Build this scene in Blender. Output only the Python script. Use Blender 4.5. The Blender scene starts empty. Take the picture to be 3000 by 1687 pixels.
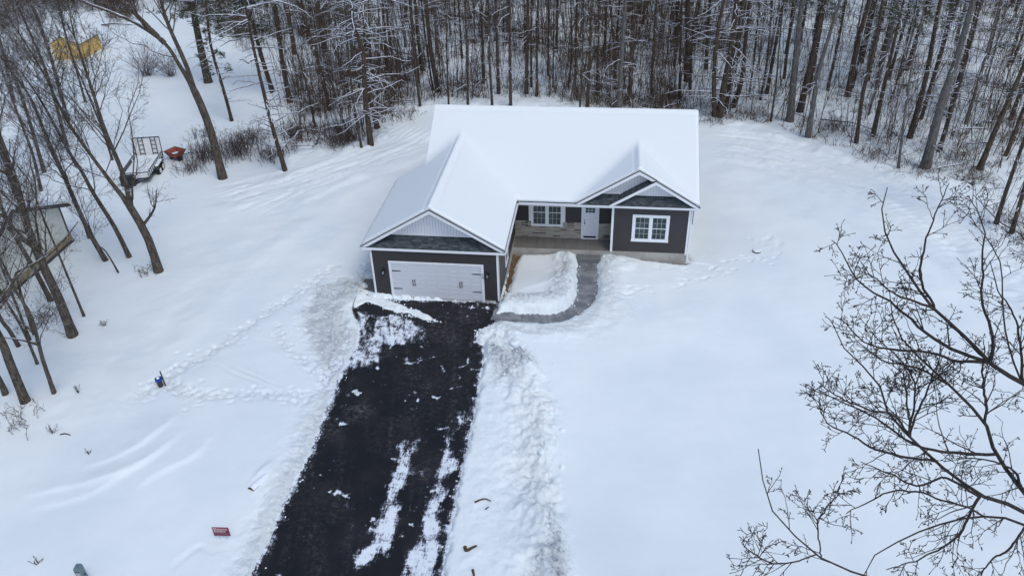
import bpy, math, random
import numpy as np
from mathutils import Matrix, Vector
R = math.radians
rng = np.random.default_rng(7)
random.seed(7)
scene = bpy.context.scene
COL = scene.collection

# ------------------------------------------------------------------ camera, sky, sun, exposure
CAM = np.array([11.985, -34.312, 23.528])
YAW, PITCH, ROLL, F = R(-7.525), R(-33.239), R(-1.511), 2309.13      # F in pixels of a 3000 px wide frame
FW = np.array([math.sin(YAW)*math.cos(PITCH), math.cos(YAW)*math.cos(PITCH), math.sin(PITCH)])
_rt = np.array([math.cos(YAW), -math.sin(YAW), 0.0])
_up = np.cross(_rt, FW)
RT = _rt*math.cos(ROLL) + _up*math.sin(ROLL)
UP = -_rt*math.sin(ROLL) + _up*math.cos(ROLL)
cam_d = bpy.data.cameras.new('camera')
cam_d.sensor_width = 36.0
cam_d.lens = 36.0*F/3000.0
cam_d.clip_end = 1500.0
cam = bpy.data.objects.new('camera', cam_d)
COL.objects.link(cam)
cam.matrix_world = Matrix(((RT[0], UP[0], -FW[0], CAM[0]), (RT[1], UP[1], -FW[1], CAM[1]), (RT[2], UP[2], -FW[2], CAM[2]), (0, 0, 0, 1)))
scene.camera = cam

SUN_EL, SUN_AZ = R(58), R(138)         # azimuth clockwise from +Y: light comes from behind the camera, to the right
world = bpy.data.worlds.new('World')
scene.world = world
world.use_nodes = True
wn = world.node_tree
sky = wn.nodes.new('ShaderNodeTexSky')
sky.sky_type = 'NISHITA'
sky.sun_disc = False
sky.sun_elevation = SUN_EL
sky.sun_rotation = SUN_AZ
sky.air_density = 1.0
sky.dust_density = 2.0
sky.ozone_density = 1.0
wn.links.new(sky.outputs[0], wn.nodes['Background'].inputs[0])
wn.nodes['Background'].inputs[1].default_value = 0.142
sun_d = bpy.data.lights.new('sun', 'SUN')
sun_d.energy = 0.60
sun_d.angle = R(22)
sun_d.color = (0.97, 1.0, 0.96)
sun = bpy.data.objects.new('sun', sun_d)
COL.objects.link(sun)
sun.rotation_euler = Vector((math.sin(SUN_AZ)*math.cos(SUN_EL), math.cos(SUN_AZ)*math.cos(SUN_EL), math.sin(SUN_EL))).to_track_quat('Z', 'Y').to_euler()
scene.view_settings.view_transform = 'Standard'
scene.view_settings.look = 'None'
scene.view_settings.gamma = 1.0
scene.view_settings.exposure = 0.31

# ------------------------------------------------------------------ points from the photograph
def ray(u, v):
    return FW + RT*((u-1500.0)/F) + UP*((843.5-v)/F)
def on_plane(u, v, axis, val):
    r = ray(u, v)
    return CAM + r*((val-CAM[axis])/r[axis])
def at_depth(u, v, d):
    return CAM + ray(u, v)*d
def proj(X, Y, Z):
    dx, dy, dz = X-CAM[0], Y-CAM[1], Z-CAM[2]
    z = dx*FW[0]+dy*FW[1]+dz*FW[2]
    return 1500+F*(dx*RT[0]+dy*RT[1]+dz*RT[2])/z, 843.5-F*(dx*UP[0]+dy*UP[1]+dz*UP[2])/z, z
def sm(t):
    t = np.clip(t, 0, 1)
    return t*t*(3-2*t)
def G(x, y):
    """bare ground level"""
    x = np.asarray(x, float); y = np.asarray(y, float)
    s1 = sm((x-6.9)/5.0)*0.62
    s2 = sm((y-0.3)/4.5)*sm((x-6.3)/0.8)*0.62*sm((26-y)/12)
    g = -0.12 - np.maximum(s1, s2) - 0.14*sm((x-11)/6)
    g = g - 0.60*sm((-2.5-x)/12)*sm((32-y)/14)
    g = g - 0.006*np.clip(-y, 0, 40)*sm((7.5-x)/2)
    return g
def ground_at(u, v):
    z = -0.3
    for _ in range(4):
        P = on_plane(u, v, 2, z)
        z = float(G(P[0], P[1])) + SNOW0
    return np.array([P[0], P[1], z])
SNOW0 = 0.22
def gpoly(pts, off=0.0, dz=0.0):
    out = []
    for (u, v) in pts:
        z = -0.3
        for _ in range(4):
            P = on_plane(u, v, 2, z)
            z = float(G(P[0], P[1])) + dz
        out.append((P[0], P[1]))
    return np.array(out)
def C8(*p): return [(900+.5776*a, 850+.5776*b) for a, b in p]
def C7(*p): return [(.4742*a, 1000+.4742*b) for a, b in p]
def C5(*p): return [(1420+.27174*a, 720+.27174*b) for a, b in p]
def CL(*p): return [(700+.1941*a, 780+.1941*b) for a, b in p]

# ------------------------------------------------------------------ numpy noise and polygon distance
def vnoise(X, Y, s, seed):
    g = np.random.default_rng(seed).random((257, 257))
    x = X/s + 1000.3; y = Y/s + 1000.7
    xi = np.floor(x).astype(int); yi = np.floor(y).astype(int)
    fx = x-xi; fy = y-yi
    fx = fx*fx*fx*(fx*(fx*6-15)+10); fy = fy*fy*fy*(fy*(fy*6-15)+10)
    a = g[xi % 257, yi % 257]; b = g[(xi+1) % 257, yi % 257]; c = g[xi % 257, (yi+1) % 257]; d = g[(xi+1) % 257, (yi+1) % 257]
    return (a*(1-fx)*(1-fy)+b*fx*(1-fy)+c*(1-fx)*fy+d*fx*fy)*2-1
def fbm(X, Y, s, seed, n=3, gain=.5):
    t = 0; a = 1.0; tot = 0
    c, q = math.cos(.6), math.sin(.6)
    for i in range(n):
        t = t + a*vnoise(X, Y, s, seed+i); tot += a
        a *= gain; s *= .5
        X, Y = X*c-Y*q, X*q+Y*c
    return t/tot
def sdpoly(X, Y, P):
    """signed distance, positive inside"""
    d = np.full(X.shape, 1e9); ins = np.zeros(X.shape, bool)
    n = len(P)
    for i in range(n):
        ax, ay = P[i]; bx, by = P[(i+1) % n]
        ex, ey = bx-ax, by-ay
        L = ex*ex+ey*ey+1e-12
        t = np.clip(((X-ax)*ex+(Y-ay)*ey)/L, 0, 1)
        d = np.minimum(d, (X-ax-t*ex)**2+(Y-ay-t*ey)**2)
        c = ((ay > Y) != (by > Y)) & (X < (bx-ax)*(Y-ay)/(by-ay+1e-12)+ax)
        ins ^= c
    d = np.sqrt(d)
    return np.where(ins, d, -d)
def dline(X, Y, P):
    """distance to a polyline, signed side and run length"""
    d = np.full(X.shape, 1e9); side = np.zeros(X.shape); run = np.zeros(X.shape)
    acc = 0
    for i in range(len(P)-1):
        ax, ay = P[i]; bx, by = P[i+1]
        ex, ey = bx-ax, by-ay
        L = math.hypot(ex, ey)
        t = np.clip(((X-ax)*ex+(Y-ay)*ey)/(L*L), 0, 1)
        dd = np.hypot(X-ax-t*ex, Y-ay-t*ey)
        k = dd < d
        d = np.where(k, dd, d)
        side = np.where(k, np.sign(ex*(Y-ay)-ey*(X-ax)), side)
        run = np.where(k, acc+t*L, run)
        acc += L
    return d, side*d, run, acc
def smooth_line(P, n=6):
    P = np.asarray(P, float)
    Q = np.vstack([2*P[0]-P[1], P, 2*P[-1]-P[-2]])
    out = []
    for i in range(1, len(Q)-2):
        for t in np.arange(n)/n:
            a, b, c, d = Q[i-1], Q[i], Q[i+1], Q[i+2]
            out.append(.5*((2*b)+(c-a)*t+(2*a-5*b+4*c-d)*t*t+(3*b-a-3*c+d)*t**3))
    out.append(P[-1])
    return np.array(out)

# ------------------------------------------------------------------ materials
def new_mat(name, col, rough=.8, metal=0.0, spec=.5):
    m = bpy.data.materials.new(name); m.use_nodes = True
    b = m.node_tree.nodes['Principled BSDF']
    b.inputs['Base Color'].default_value = (*col, 1)
    b.inputs['Roughness'].default_value = rough
    b.inputs['Metallic'].default_value = metal
    b.inputs['Specular IOR Level'].default_value = spec
    return m
class NT:
    def __init__(s, m): s.t = m.node_tree; s.b = s.t.nodes['Principled BSDF']
    def n(s, k, **kw):
        q = s.t.nodes.new('ShaderNode'+k)
        for a, v in kw.items(): setattr(q, a, v)
        return q
    def l(s, a, b): s.t.links.new(a, b)
    def pos(s): return s.n('NewGeometry').outputs['Position']
    def noise(s, scale, detail=3, rough=.6, vec=None, sc=(1, 1, 1), rot=0):
        q = s.n('TexNoise'); q.inputs['Scale'].default_value = scale; q.inputs['Detail'].default_value = detail; q.inputs['Roughness'].default_value = rough
        mp = s.n('Mapping'); mp.inputs['Scale'].default_value = sc; mp.inputs['Rotation'].default_value = (0, 0, rot)
        s.l(vec if vec is not None else s.pos(), mp.inputs['Vector']); s.l(mp.outputs[0], q.inputs['Vector'])
        return q.outputs['Fac']
    def rng(s, x, a, b, c=0.0, d=1.0, smooth=True):
        q = s.n('MapRange'); q.interpolation_type = 'SMOOTHSTEP' if smooth else 'LINEAR'
        for i, v in zip((1, 2, 3, 4), (a, b, c, d)): q.inputs[i].default_value = v
        s.l(x, q.inputs[0]); return q.outputs[0]
    def math(s, op, a, b=None):
        q = s.n('Math', operation=op)
        for i, v in enumerate((a, b)):
            if v is None: continue
            if isinstance(v, (int, float)): q.inputs[i].default_value = v
            else: s.l(v, q.inputs[i])
        return q.outputs[0]
    def mix(s, f, a, b):
        q = s.n('Mix', data_type='RGBA')
        if isinstance(f, (int, float)): q.inputs[0].default_value = f
        else: s.l(f, q.inputs[0])
        for i, v in ((6, a), (7, b)):
            if isinstance(v, tuple): q.inputs[i].default_value = (*v, 1)
            else: s.l(v, q.inputs[i])
        return q.outputs[2]
    def bump(s, h, strength=.5, dist=.02, prev=None):
        q = s.n('Bump'); q.inputs['Strength'].default_value = strength; q.inputs['Distance'].default_value = dist
        s.l(h, q.inputs['Height'])
        if prev is not None: s.l(prev, q.inputs['Normal'])
        return q.outputs[0]
    def attr(s, name):
        q = s.n('Attribute'); q.attribute_name = name; return q.outputs['Fac']
    def sep(s, v):
        q = s.n('SeparateXYZ'); s.l(v, q.inputs[0]); return q.outputs
    def color(s, c): s.l(c, s.b.inputs['Base Color'])
    def normal(s, n): s.l(n, s.b.inputs['Normal'])

SNOW_C = (0.78, 0.86, 0.92)
M = {}
def build_materials():
    m = new_mat('ground_snow', SNOW_C, .65, 0, .3); k = NT(m); M['ground'] = m
    lit = k.attr('litter'); ch = k.attr('churn'); dirt = k.attr('dirt')
    n1 = k.noise(9.0, 4, .7); n2 = k.noise(2.2, 3, .6)
    spk = k.math('MULTIPLY', k.rng(n1, .57, .68), k.rng(n2, .42, .62))
    f = k.math('MULTIPLY', spk, lit)
    tone = k.noise(.22, 3, .5)
    base = k.mix(k.rng(tone, .35, .65), (0.76, 0.825, 0.845), (0.81, 0.87, 0.87))
    c = k.mix(f, base, (0.10, 0.078, 0.06))
    nd = k.noise(7.0, 5, .75)
    c = k.mix(k.math('MULTIPLY', k.rng(nd, .46, .66), dirt), c, (0.26, 0.28, 0.35))
    k.color(c)
    hb = k.noise(7.0, 6, .8)
    nb = k.bump(hb, .22, .05)
    q = k.n('Bump'); q.inputs['Distance'].default_value = .34
    k.l(k.noise(5.0, 5, .8), q.inputs['Height']); k.l(k.math('MULTIPLY', ch, .75), q.inputs['Strength']); k.l(nb, q.inputs['Normal'])
    k.normal(q.outputs[0])

    m = new_mat('roof_snow', (0.765, 0.81, 0.815), .6, 0, .3); k = NT(m); M['snow'] = m
    k.normal(k.bump(k.noise(6.0, 4, .6, sc=(.4, 1.4, 1)), .10, .05))
    m = new_mat('snow_lumps', (0.80, 0.86, 0.88), .65, 0, .3); k = NT(m); M['lump'] = m
    k.normal(k.bump(k.noise(25.0, 4, .7), .5, .02))

    m = new_mat('asphalt', (0.02, 0.02, 0.022), .75, 0, .35); k = NT(m); M['asphalt'] = m
    big = k.noise(.55, 5, .65); fine = k.noise(60.0, 3, .7)
    c = k.mix(k.rng(big, .45, .75), (0.005, 0.0055, 0.0075), (0.020, 0.021, 0.026))
    c = k.mix(k.rng(fine, .55, .8, 0, .5), c, (0.05, 0.05, 0.055))
    grey = k.attr('scuff')
    gn = k.noise(5.0, 6, .8)
    c = k.mix(k.math('MULTIPLY', k.rng(gn, .42, .72), grey), c, (0.15, 0.14, 0.135))
    dust = k.attr('dust')
    st = k.noise(2.6, 6, .8, sc=(9.0, .8, 1), rot=R(-20)); st2 = k.noise(2.6, 6, .8, sc=(.7, 9.0, 1), rot=R(24)); pt = k.noise(2.3, 9, .74)
    thr = k.math('SUBTRACT', k.math('ADD', k.math('MULTIPLY', pt, 1.5), k.math('ADD', k.math('MULTIPLY', st, .95), k.math('MULTIPLY', st2, .45))), .95)
    v = k.math('SUBTRACT', k.math('ADD', dust, thr), 1.0)
    cov = k.rng(v, -.01, .05)
    c = k.mix(k.math('MULTIPLY', k.rng(v, -.12, .0), .20), c, (0.40, 0.43, 0.50))
    thin = k.mix(k.rng(v, .0, .20), (0.42, 0.45, 0.55), (0.78, 0.84, 0.88))
    c = k.mix(cov, c, thin)
    k.color(c)
    k.l(k.rng(big, .3, .6, .45, .85), k.b.inputs['Roughness'])
    k.normal(k.bump(cov, .6, .02, k.bump(fine, .3, .01)))

    m = new_mat('concrete_walk', (0.2, 0.21, 0.22), .7); k = NT(m); M['walk'] = m
    a = k.noise(1.3, 5, .65)
    c = k.mix(k.rng(a, .4, .62), (0.135, 0.145, 0.16), (0.24, 0.25, 0.26))
    s = k.attr('dust')
    v = k.math('SUBTRACT', k.math('ADD', s, k.noise(5.0, 6, .8)), 1.0)
    cov = k.rng(v, -.04, .10)
    k.color(k.mix(cov, c, (0.66, 0.70, 0.79)))
    k.normal(k.bump(cov, .5, .02))
    m = new_mat('concrete_foundation', (0.36, 0.345, 0.32), .85); k = NT(m); M['conc'] = m
    a = k.noise(1.1, 5, .65); z = k.sep(k.pos())[2]
    c = k.mix(k.rng(a, .35, .65), (0.30, 0.285, 0.26), (0.40, 0.385, 0.36))
    k.color(k.mix(k.math('MULTIPLY', k.rng(k.noise(2.0, 4, .7), .58, .72), k.rng(z, -.45, -.75)), c, (0.16, 0.10, 0.055)))
    k.normal(k.bump(a, .2, .02))
    m = new_mat('porch_concrete', (0.25, 0.24, 0.22), .8); k = NT(m); M['porch'] = m
    a = k.noise(1.6, 5, .6, sc=(3, .5, 1))
    k.color(k.mix(k.rng(a, .35, .68), (0.145, 0.138, 0.126), (0.175, 0.167, 0.155)))
    m = new_mat('bare_soil', (0.14, 0.085, 0.045), .95); k = NT(m); M['soil'] = m
    a = k.noise(6.0, 5, .7)
    k.color(k.mix(k.rng(a, .35, .7), (0.085, 0.052, 0.03), (0.20, 0.125, 0.065)))
    k.normal(k.bump(a, .8, .05))

    def siding(name, c0, c1, vertical=False, pitch=.14, dark=.75):
        m = new_mat(name, c0, .55); k = NT(m)
        g = k.n('NewGeometry'); P = k.sep(g.outputs['Position'])
        if vertical:
            t = k.math('FRACT', k.math('DIVIDE', P[0], pitch))
        else:
            t = k.math('FRACT', k.math('DIVIDE', P[2], pitch))
        seam = k.rng(t, .0, .34, 1, 0)
        var = k.noise(.7, 3, .5)
        c = k.mix(k.rng(var, .3, .7), c0, c1)
        c2 = k.mix(k.math('MULTIPLY', seam, dark), c, tuple(x*.35 for x in c0))
        k.color(c2)
        h = k.math('ADD', t, k.math('MULTIPLY', seam, .6)) if not vertical else k.rng(t, .0, .12)
        k.normal(k.bump(k.math('SUBTRACT', 1.0, t) if not vertical else h, .55, .02))
        return m
    M['siding'] = siding('dark_siding', (0.034, 0.0315, 0.0325), (0.040, 0.037, 0.038))
    M['gable'] = siding('white_vertical_siding', (0.76, 0.77, 0.82), (0.80, 0.81, 0.86), True, .152, .45)
    M['white'] = new_mat('white_trim', (0.78, 0.80, 0.83), .4)
    M['white2'] = new_mat('white_soffit', (0.70, 0.72, 0.75), .55)
    m = new_mat('garage_door_paint', (0.62, 0.64, 0.69), .45); k = NT(m); M['gdoor'] = m
    M['doorp'] = new_mat('front_door_paint', (0.74, 0.76, 0.82), .4)
    M['black'] = new_mat('black_metal', (0.012, 0.012, 0.014), .45, .3)
    M['blackp'] = new_mat('black_paint', (0.016, 0.02, 0.028), .35)
    m = new_mat('window_glass', (0.018, 0.035, 0.045), .08, 0, .6); k = NT(m); M['glass'] = m
    k.color(k.mix(k.rng(k.noise(2.5, 2, .5), .4, .65), (0.010, 0.026, 0.034), (0.035, 0.065, 0.078)))
    M['grille'] = new_mat('window_grille', (0.50, 0.49, 0.45), .5)
    m = new_mat('asphalt_shingles', (0.05, 0.06, 0.07), .9); k = NT(m); M['shingle'] = m
    br = k.n('TexBrick'); P = k.n('Mapping'); k.l(k.pos(), P.inputs[0]); P.inputs['Rotation'].default_value = (R(90), 0, 0)
    k.l(P.outputs[0], br.inputs['Vector'])
    br.inputs['Scale'].default_value = 1.0; br.inputs['Brick Width'].default_value = .24; br.inputs['Row Height'].default_value = .062
    br.inputs['Mortar Size'].default_value = .004
    br.inputs['Color1'].default_value = (.022, .032, .040, 1); br.inputs['Color2'].default_value = (.085, .105, .115, 1); br.inputs['Mortar'].default_value = (.012, .016, .02, 1)
    k.color(br.outputs[0])
    m = new_mat('ledge_stone', (0.3, 0.28, 0.25), .9); k = NT(m); M['stone'] = m
    br = k.n('TexBrick'); P = k.n('Mapping'); k.l(k.pos(), P.inputs[0]); P.inputs['Rotation'].default_value = (R(90), 0, 0)
    k.l(P.outputs[0], br.inputs['Vector'])
    br.inputs['Scale'].default_value = 1.0; br.inputs['Brick Width'].default_value = .42; br.inputs['Row Height'].default_value = .075
    br.inputs['Mortar Size'].default_value = .004; br.offset = .37
    br.inputs['Color1'].default_value = (0, 0, 0, 1); br.inputs['Color2'].default_value = (1, 1, 1, 1); br.inputs['Mortar'].default_value = (.5, .5, .5, 1)
    cr = k.n('ValToRGB'); k.l(br.outputs[0], cr.inputs[0])
    e = cr.color_ramp.elements; e[0].position = 0; e[0].color = (.045, .038, .036, 1); e[1].position = 1; e[1].color = (.50, .46, .40, 1)
    for p_, c_ in ((.10, (.05, .042, .04, 1)), (.13, (.27, .245, .215, 1)), (.5, (.40, .365, .315, 1)), (.8, (.34, .32, .295, 1))):
        q = e.new(p_); q.color = c_
    mx = k.mix(k.rng(k.noise(14, 3, .6), .35, .7), cr.outputs[0], k.mix(.75, (.16, .15, .13), cr.outputs[0]))
    k.color(mx); k.normal(k.bump(br.outputs[1], -.5, .02))
    M['brass'] = new_mat('lamp_glass', (0.45, 0.47, 0.48), .2)
    M['stepc'] = new_mat('precast_step', (0.15, 0.155, 0.16), .7)

    def bark(name, ca, cb, snow_thr, snow_amt, sc=5.0):
        m = new_mat(name, ca, .9, 0, .2); k = NT(m)
        P = k.pos()
        a = k.noise(sc, 5, .7, sc=(2.5, 2.5, .5))
        c = k.mix(k.rng(a, .38, .64), ca, cb)
        g = k.n('NewGeometry'); nz = k.sep(g.outputs['Normal'])[2]
        if snow_amt > 0:
            nn = k.noise(2.2, 3, .6)
            t = k.math('ADD', nz, k.math('MULTIPLY', k.math('SUBTRACT', nn, .5), 1.2))
            c = k.mix(k.rng(t, snow_thr, snow_thr+.15, 0, snow_amt), c, (0.78, 0.82, 0.9))
        k.color(c)
        k.normal(k.bump(a, .6, .04))
        return m
    M['bark'] = bark('grey_brown_bark', (0.046, 0.038, 0.031), (0.135, 0.112, 0.090), .62, .9)
    M['bark_dark'] = bark('dark_pine_bark', (0.036, 0.028, 0.021), (0.112, 0.087, 0.067), .75, .9)
    M['bark_pale'] = bark('pale_grey_bark', (0.080, 0.074, 0.070), (0.165, 0.155, 0.145), .70, .9)
    M['limb'] = bark('snow_lined_branches', (0.045, 0.038, 0.035), (0.10, 0.085, 0.075), .50, 1.0, 5)
    M['twig'] = bark('brown_twigs', (0.040, 0.031, 0.027), (0.085, 0.068, 0.058), .85, .9, 9)
    M['near'] = bark('dark_wet_branches', (0.022, 0.019, 0.020), (0.065, 0.055, 0.05), 2, 0, 14)
    M['brush'] = bark('brown_brush', (0.070, 0.050, 0.040), (0.14, 0.103, 0.078), 1.05, .8, 9)
    M['shrub'] = bark('reddish_brush', (0.060, 0.038, 0.034), (0.115, 0.075, 0.064), 1.1, .7, 9)
    m = new_mat('pine_needles', (0.05, 0.065, 0.03), .8); k = NT(m); M['needle'] = m
    a = k.noise(1.2, 3, .6); nz = k.sep(k.n('NewGeometry').outputs['Normal'])[2]
    c = k.mix(k.rng(a, .4, .65), (0.032, 0.045, 0.022), (0.085, 0.09, 0.042))
    c = k.mix(k.rng(k.noise(3.0, 3, .6), .60, .66), c, (0.75, 0.8, 0.87))
    k.color(c)
    M['leaf'] = new_mat('bronze_needles', (0.085, 0.075, 0.045), .8)
    m = new_mat('osb_sheathing', (0.5, 0.33, 0.12), .85); k = NT(m); M['osb'] = m
    a = k.noise(7.0, 5, .75, sc=(1, 1, 1.5))
    k.color(k.mix(k.rng(a, .38, .62), (0.50, 0.32, 0.085), (0.70, 0.48, 0.16)))
    m = new_mat('sage_wall', (0.42, 0.44, 0.38), .8); k = NT(m); M['sage'] = m
    k.color(k.mix(k.rng(k.noise(1.5, 4, .6), .35, .65), (0.56, 0.57, 0.50), (0.64, 0.65, 0.58)))
    M['ochre'] = new_mat('ochre_band', (0.27, 0.22, 0.13), .85)
    M['fascia'] = new_mat('dark_fascia', (0.06, 0.05, 0.055), .7)
    m = new_mat('rusty_red', (0.33, 0.07, 0.045), .7); k = NT(m); M['red'] = m
    k.color(k.mix(k.rng(k.noise(8, 4, .6), .4, .65), (0.36, 0.075, 0.05), (0.22, 0.055, 0.04)))
    M['rubber'] = new_mat('tyre_rubber', (0.018, 0.018, 0.02), .85)
    M['steel'] = new_mat('galvanised_steel', (0.42, 0.44, 0.47), .45, .6)
    M['plate'] = new_mat('white_plate', (0.75, 0.75, 0.75), .5)
    M['signred'] = new_mat('sign_red', (0.19, 0.012, 0.028), .5)
    M['signwhite'] = new_mat('sign_lettering', (0.75, 0.68, 0.72), .5)
    M['signgrey'] = new_mat('sign_grey_band', (0.11, 0.09, 0.10), .6)
    M['blue'] = new_mat('blue_plastic', (0.008, 0.035, 0.26), .4)
    M['brownp'] = new_mat('brown_wrap', (0.045, 0.035, 0.038), .6)
    M['pole'] = new_mat('dark_stake', (0.03, 0.028, 0.032), .7)
    M['ped'] = new_mat('green_grey_plastic', (0.12, 0.18, 0.20), .55)
    m = new_mat('log_wood', (0.12, 0.075, 0.045), .9); k = NT(m); M['log'] = m
    nz = k.sep(k.n('NewGeometry').outputs['Normal'])[2]
    k.color(k.mix(k.rng(nz, .1, .35), (0.09, 0.06, 0.045), (0.78, 0.82, 0.9)))
    M['stick'] = new_mat('rotten_wood', (0.075, 0.045, 0.022), .9)
build_materials()

# ------------------------------------------------------------------ objects
def offs(parent):
    o = parent
    while o is not None and o.parent is not None: o = o.parent
    return np.array(o.location) if o is not None else np.zeros(3)
def tag(o, label=None, cat=None, group=None, kind=None):
    if label: o['label'] = label
    if cat: o['category'] = cat
    if group: o['group'] = group
    if kind: o['kind'] = kind
    return o
def empty(name, loc, label, cat, group=None):
    o = bpy.data.objects.new(name, None); COL.objects.link(o)
    o.location = [float(a) for a in loc]; o.empty_display_size = .2
    return tag(o, label, cat, group)
def link_mesh(name, me, mat, parent):
    o = bpy.data.objects.new(name, me); COL.objects.link(o)
    if mat: me.materials.append(mat)
    if parent is not None: o.parent = parent
    return o
def np_mesh(name, V, quads=None, tris=None, mat=None, parent=None, smooth=False, attrs=None):
    V = np.asarray(V, np.float32).reshape(-1, 3)
    if parent is not None: V = V - offs(parent).astype(np.float32)
    loops = []; starts = []; totals = []; n = 0
    if quads is not None and len(quads):
        q = np.asarray(quads, np.int32).reshape(-1, 4); loops.append(q.ravel()); starts.append(n+np.arange(len(q))*4); totals.append(np.full(len(q), 4)); n += q.size
    if tris is not None and len(tris):
        q = np.asarray(tris, np.int32).reshape(-1, 3); loops.append(q.ravel()); starts.append(n+np.arange(len(q))*3); totals.append(np.full(len(q), 3)); n += q.size
    me = bpy.data.meshes.new(name)
    L = np.concatenate(loops); S = np.concatenate(starts); T = np.concatenate(totals)
    me.vertices.add(len(V)); me.vertices.foreach_set('co', V.ravel())
    me.loops.add(len(L)); me.loops.foreach_set('vertex_index', L.astype(np.int32))
    me.polygons.add(len(S)); me.polygons.foreach_set('loop_start', S.astype(np.int32)); me.polygons.foreach_set('loop_total', T.astype(np.int32))
    me.update(calc_edges=True)
    me.polygons.foreach_set('use_smooth', np.full(len(S), smooth))
    if attrs:
        for an, av in attrs.items():
            a = me.attributes.new(an, 'FLOAT', 'POINT'); a.data.foreach_set('value', np.asarray(av, np.float32).ravel())
    me.validate()
    return link_mesh(name, me, mat, parent)
class MB:
    """collects simple solids into ONE mesh"""
    def __init__(s): s.v = []; s.f = []
    def add(s, vs, fs):
        n = len(s.v); s.v += [tuple(map(float, p)) for p in vs]; s.f += [tuple(n+i for i in f) for f in fs]; return s
    def box(s, x0, x1, y0, y1, z0, z1):
        if x0 > x1: x0, x1 = x1, x0
        if y0 > y1: y0, y1 = y1, y0
        return s.add([(x0, y0, z0), (x1, y0, z0), (x1, y1, z0), (x0, y1, z0), (x0, y0, z1), (x1, y0, z1), (x1, y1, z1), (x0, y1, z1)],
                     [(0, 3, 2, 1), (4, 5, 6, 7), (0, 1, 5, 4), (1, 2, 6, 5), (2, 3, 7, 6), (3, 0, 4, 7)])
    def prism(s, poly, d):
        """poly: planar 3-D points, d: extrusion vector"""
        n = len(poly); p = [np.array(a, float) for a in poly]; d = np.array(d, float)
        return s.add([tuple(a) for a in p]+[tuple(a+d) for a in p], [tuple(range(n-1, -1, -1)), tuple(range(n, 2*n))]+[(i, (i+1) % n, n+(i+1) % n, n+i) for i in range(n)])
    def bar(s, a, b, w, h=None):
        a = np.array(a, float); b = np.array(b, float); h = h or w
        d = b-a; d = d/np.linalg.norm(d); up = np.array([0, 0, 1.0]) if abs(d[2]) < .9 else np.array([0, 1.0, 0])
        x = np.cross(d, up); x /= np.linalg.norm(x); y = np.cross(x, d)
        q = [x*w/2*i+y*h/2*j for i, j in ((-1, -1), (1, -1), (1, 1), (-1, 1))]
        return s.add([a+k for k in q]+[b+k for k in q], [(3, 2, 1, 0), (4, 5, 6, 7)]+[(i, (i+1) % 4, 4+(i+1) % 4, 4+i) for i in range(4)])
    def cyl(s, a, b, r0, r1=None, n=14):
        a = np.array(a, float); b = np.array(b, float); r1 = r0 if r1 is None else r1
        d = b-a; d = d/np.linalg.norm(d); up = np.array([0, 0, 1.0]) if abs(d[2]) < .9 else np.array([0, 1.0, 0])
        x = np.cross(d, up); x /= np.linalg.norm(x); y = np.cross(x, d)
        an = [2*math.pi*i/n for i in range(n)]
        return s.add([a+(x*math.cos(t)+y*math.sin(t))*r0 for t in an]+[b+(x*math.cos(t)+y*math.sin(t))*r1 for t in an],
                     [tuple(range(n-1, -1, -1)), tuple(range(n, 2*n))]+[(i, (i+1) % n, n+(i+1) % n, n+i) for i in range(n)])
    def build(s, name, mat, parent=None, bevel=0, smooth=False):
        o_ = offs(parent) if parent is not None else np.zeros(3)
        me = bpy.data.meshes.new(name)
        me.from_pydata([tuple(np.array(v)-o_) for v in s.v], [], s.f); me.update()
        o = link_mesh(name, me, mat, parent)
        if smooth: me.polygons.foreach_set('use_smooth', np.ones(len(me.polygons), bool))
        if bevel:
            b = o.modifiers.new('bevel', 'BEVEL'); b.width = bevel; b.segments = 2; b.limit_method = 'ANGLE'
        return o
def text_mesh(name, body, size, mat, parent, M4, thick=.002, sx=1.0):
    cu = bpy.data.curves.new(name, 'FONT'); cu.body = body; cu.size = size; cu.extrude = thick; cu.align_x = 'CENTER'; cu.align_y = 'CENTER'
    cu.resolution_u = 2
    t = bpy.data.objects.new(name+'_tmp', cu)
    me = bpy.data.meshes.new_from_object(t)
    bpy.data.objects.remove(t); bpy.data.curves.remove(cu)
    me.name = name
    S = Matrix.Diagonal((sx, 1, 1, 1))
    me.transform(Matrix.Translation(Vector([float(-a) for a in offs(parent)])) @ M4 @ S)
    me.materials.clear()
    return link_mesh(name, me, mat, parent)

# tubes, many at once ------------------------------------------------
def tube_arrays(P, Rr, sides, base=0):
    """P (N,K,3), Rr (N,K) -> verts, quads"""
    N, K, _ = P.shape
    T = np.gradient(P, axis=1); T /= (np.linalg.norm(T, axis=2, keepdims=True)+1e-9)
    up = np.zeros_like(T); up[..., 2] = 1.0
    steep = np.abs(T[..., 2:3]) > .92
    up = np.where(steep, np.array([0, 1.0, 0]), up)
    # one reference per tube so that it does not twist
    up = np.broadcast_to(up[:, :1, :], T.shape)
    X = np.cross(T, up); X /= (np.linalg.norm(X, axis=2, keepdims=True)+1e-9)
    Y = np.cross(X, T)
    an = np.arange(sides)*2*np.pi/sides + (np.pi/2)
    V = P[:, :, None, :] + Rr[:, :, None, None]*(X[:, :, None, :]*np.cos(an)[None, None, :, None]+Y[:, :, None, :]*np.sin(an)[None, None, :, None])
    V = V.reshape(-1, 3)
    n = np.arange(N)[:, None, None]*K*sides; k = np.arange(K-1)[None, :, None]*sides; s = np.arange(sides)[None, None, :]; s2 = (s+1) % sides
    a = n+k+s; b = n+k+s2; c = n+k+sides+s2; d = n+k+sides+s
    Q = np.stack([a, b, c, d], -1).reshape(-1, 4)+base
    return V, Q
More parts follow.
